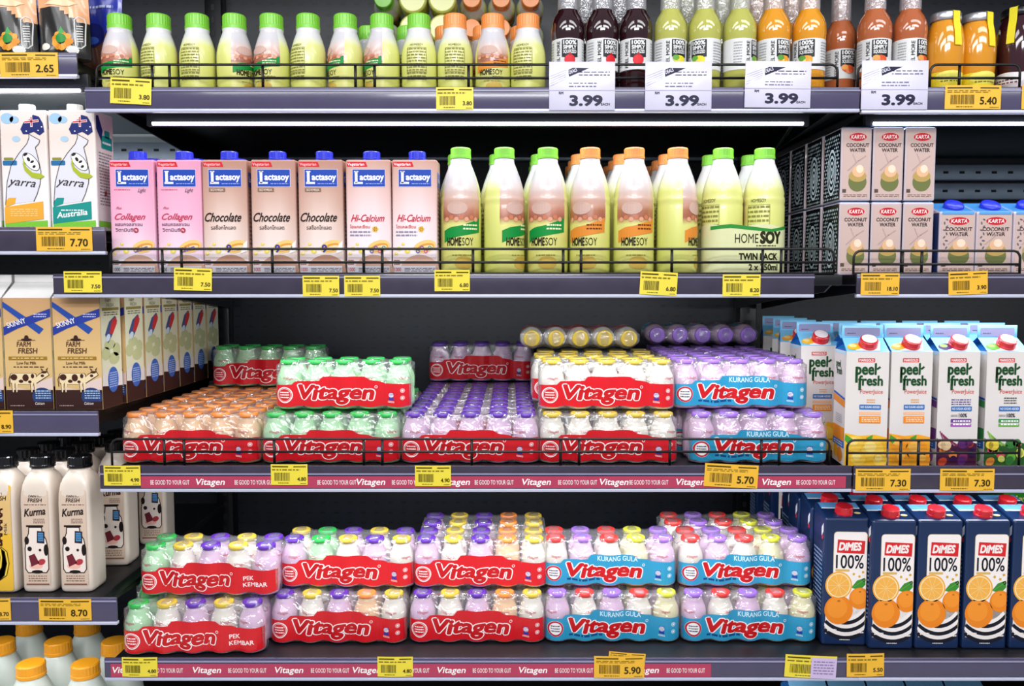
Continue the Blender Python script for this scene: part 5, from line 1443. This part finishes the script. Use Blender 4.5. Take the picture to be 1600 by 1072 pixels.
wh = {0: ('one file in', 'beside the raspberry strip'), 1: ('cut by the frame', 'in the middle', 'half behind the raspberry strip'), 2: ('one file in', 'beside the raspberry strip', 'outside the frame')}
cc = {}
for i, (px, r) in enumerate(spots):
    k = cc.get(r, 0); cc[r] = k + 1
    put('jug', mk_jug, (X(px, yy[r]), yy[r], CAPZ - .2665), 'white milk jug with orange cap, %s row, %s' % (('rear', 'middle', 'nearest')[r], wh[r][k]))
JUGZ = CAPZ - .2665
# ================================================================ price tags and deal cards on the shelf fronts
YEL, ORG = mat('tag_yellow', 'E6D23C', rough=.45, mottle=.04, bscale=50), mat('tag_orange_yellow', 'E8B232', rough=.45, mottle=.04, bscale=50)
TK = C('4A3E10', .5)
def price_tag(box, price, where, style='y', tilt=0.0, big=False, y=-.0052):
    x0, y0, x1, y1 = box
    cx, zc_ = P((x0 + x1) / 2, (y0 + y1) / 2, y); w = (x1 - x0) / FPX * (y - CAM_Y); h = (y1 - y0) / FPX * (y - CAM_Y)
    lab = '%s price tag %s%s' % ('orange-yellow' if style == 'o' else ('yellow' if style == 'y' else 'two-tone yellow and lilac'), ('reading %s ' % price) if big else '', where)
    mb = MB(); M = ORG if style == 'o' else YEL
    mb.grid(6, 1, lambda u, v: ((u - .5) * w, -.0012 * math.sin(PI * u) - .0004, (v - .5) * h), M)
    mb.grid(6, 1, lambda u, v: ((.5 - u) * w, -.0012 * math.sin(PI * u), (v - .5) * h), M)
    A = Art()
    A.rect(-w * .46, h * .36, -w * .02, h * .42, TK, 1); A.rect(w * .12, h * .36, w * .46, h * .41, TK, 1); A.greek(-w * .46, h * .17, w * .30, h * .30, 2 if big else 1, C('7A6A20', .5), 1)
    A.bars(-w * .40, -h * .30, w * .02, h * .10, TK, 1, seed=int(x0))
    if style == 'l': A.rect(0, -h * .5, w * .5, h * .42, C('C8B4D8', .5), 2); A.greek(w * .05, -h * .35, w * .45, h * .3, 5, C('8A7AA0', .5), 3)
    A.text(price, w * .46 if not big else w * .42, -h * .30, h * (.17 if not big else .30), C('3A3010', .5), 1, align='R', bold=.04)
    A.greek(-w * .3, -h * .44, 0, -h * .37, 1, TK, 1); A.greek(w * .3, -h * .46, w * .46, -h * .40, 1, TK, 1)
    A.bake(mb, lambda u, v, k: (u, -.0012 * math.sin(PI * (u / w + .5)) - .0006 - k, v), su=w / 6.001, lift=.00012, base=.0001)
    o = mb.build('price_tag'); tag(o, lab, 'price tag'); o.location = (cx, y, zc_); o.rotation_euler = (0, tilt, 0)
    return o
price_tag((173, 123, 236, 162), '3.80', 'under the leftmost small soy bottle', tilt=.05)
price_tag((682, 137, 739, 171), '3.80', 'under the first orange-capped small soy bottles')
price_tag((1477, 134, 1563, 170), '5.40', 'under the honey jars', 'o', big=True)
price_tag((1597, 134, 1680, 170), '5.40', 'cut by the frame under the dark preserve jar', 'o')
price_tag((1, 83, 90, 120), '2.65', 'under the snack pouches', 'o', big=True)
price_tag((57, 355, 144, 392), '7.70', 'under the milk cartons with a bottle drawing', 'o', big=True)
price_tag((100, 424, 159, 457), '7.50', 'at the outer end of the second shelf', tilt=-.0)
price_tag((272, 419, 331, 454), '7.50', 'under the pink collagen soy cartons', tilt=.03)
price_tag((473, 431, 530, 463), '7.50', 'under the brown chocolate soy cartons')
price_tag((538, 431, 594, 463), '7.50', 'under the first rose soy carton')
price_tag((679, 422, 734, 455), '6.80', 'under the first tall green-capped soy bottle')
price_tag((1000, 425, 1058, 461), '6.80', 'under the tall orange-capped soy bottles', tilt=.05)
price_tag((1129, 429, 1188, 463), '8.20', 'under the soy twin pack')
price_tag((1345, 427, 1405, 461), '18.10', 'under the stacked coconut water cartons', 'o')
price_tag((1482, 424, 1543, 460), '3.90', 'under the blue-capped coconut water cartons', 'o', tilt=-.04)
price_tag((-64, 641, 21, 677), '8.90', 'cut by the frame under the beige milk cartons', 'o')
price_tag((162, 727, 220, 759), '4.90', 'at the outer end of the first raspberry strip')
price_tag((423, 725, 481, 758), '4.80', 'under the first green-capped bottle pack')
price_tag((648, 727, 705, 760), '4.90', 'under the purple-capped bottle packs')
price_tag((1100, 725, 1185, 762), '5.70', 'under the violet-capped bottle packs', 'o', tilt=.05, big=True)
price_tag((1336, 732, 1423, 767), '7.30', 'under the mango juice carton', 'o', big=True)
price_tag((1468, 732, 1554, 767), '7.30', 'under the beetroot juice carton', 'o', big=True)
price_tag((-66, 934, 18, 970), '8.70', 'cut by the frame under the banana milk bottle', 'o')
price_tag((60, 935, 144, 970), '8.70', 'under the square milk bottles', 'o', big=True)
price_tag((190, 1026, 247, 1058), '4.80', 'at the outer end of the lower raspberry strip')
price_tag((589, 1025, 646, 1058), '4.80', 'on the lower raspberry strip between assorted red packs')
price_tag((950, 1019, 1009, 1040), '5.90', 'tucked behind the 5.90 tag on the lower strip', 'o', tilt=.08, y=-.0050)
price_tag((927, 1024, 1008, 1060), '5.90', 'on the lower raspberry strip', 'o', big=True, y=-.0062)
price_tag((1225, 1023, 1308, 1060), '', 'under the last blue-banded packs', 'l', tilt=.05)
price_tag((1322, 1020, 1382, 1058), '5.50', 'under the navy juice cartons', 'o', tilt=-.02)
CARD = mat('deal_card_lilac_white', 'DAD6EC', rough=.25, mottle=.03, coat=.4)
def deal_card(box, where, tilt=0):
    x0, y0, x1, y1 = box; y = -.0065
    cx, zc_ = P((x0 + x1) / 2, (y0 + y1) / 2, y); w = (x1 - x0) / FPX * (y - CAM_Y); h = (y1 - y0) / FPX * (y - CAM_Y)
    mb = MB(); mb.box(-w / 2, w / 2, -.0004, .0012, -h / 2, h / 2, CARD, .0003, 1)
    A = Art(); K = C('1E1E38', .4); G = C('6A6A86', .4)
    A.rect(-w / 2, -.0985 * h, w / 2, -.085 * h, C('A8A6C0', .4), 1)
    A.poly([(-w * .21, h * .33), (-w * .14, h * .375), (w * .11, h * .37), (-w * .20, h * .19)], K, 1); A.text('DEALS', -w * .190, h * .245, h * .070, C('E8E6F4', .4), 2, rot=.36, w=w * .125, bold=.02)
    for k in range(5): A.line([(-w * .48, -h * (.0 - k * .05) + 0), (-w * .24, h * (.15 + k * .045))], .0004, G, 1)
    A.greek(-w * .05, h * .20, w * .42, h * .32, 2, K, 1, fill=.3); A.greek(-w * .2, -h * .04, w * .22, h * .09, 2, G, 1, fill=.35)
    A.text('RM', -w * .35, -h * .17, h * .05, K, 1, bold=.06); A.text('3.99', -w * .18, -h * .40, h * .20, K, 1, w=w * .48, bold=.065); A.text('EACH', w * .29, -h * .40, h * .045, K, 1, bold=.05, w=w * .13)
    A.bake(mb, flat(0, -.0005, 0), lift=.00012, base=.0001)
    o = mb.build('deal_card'); tag(o, 'lilac-white deal card reading RM 3.99, ' + where, 'price card'); o.location = (cx, y, zc_); o.rotation_euler = (0, tilt, 0)
deal_card((859, 98, 960, 171), 'under the berry juices')
deal_card((1009, 98, 1111, 171), 'under the lemonades')
deal_card((1165, 97, 1266, 167), 'under the golden orange juices', .01)
deal_card((1347, 96, 1449, 170), 'under the grapefruit juices beside the honey')
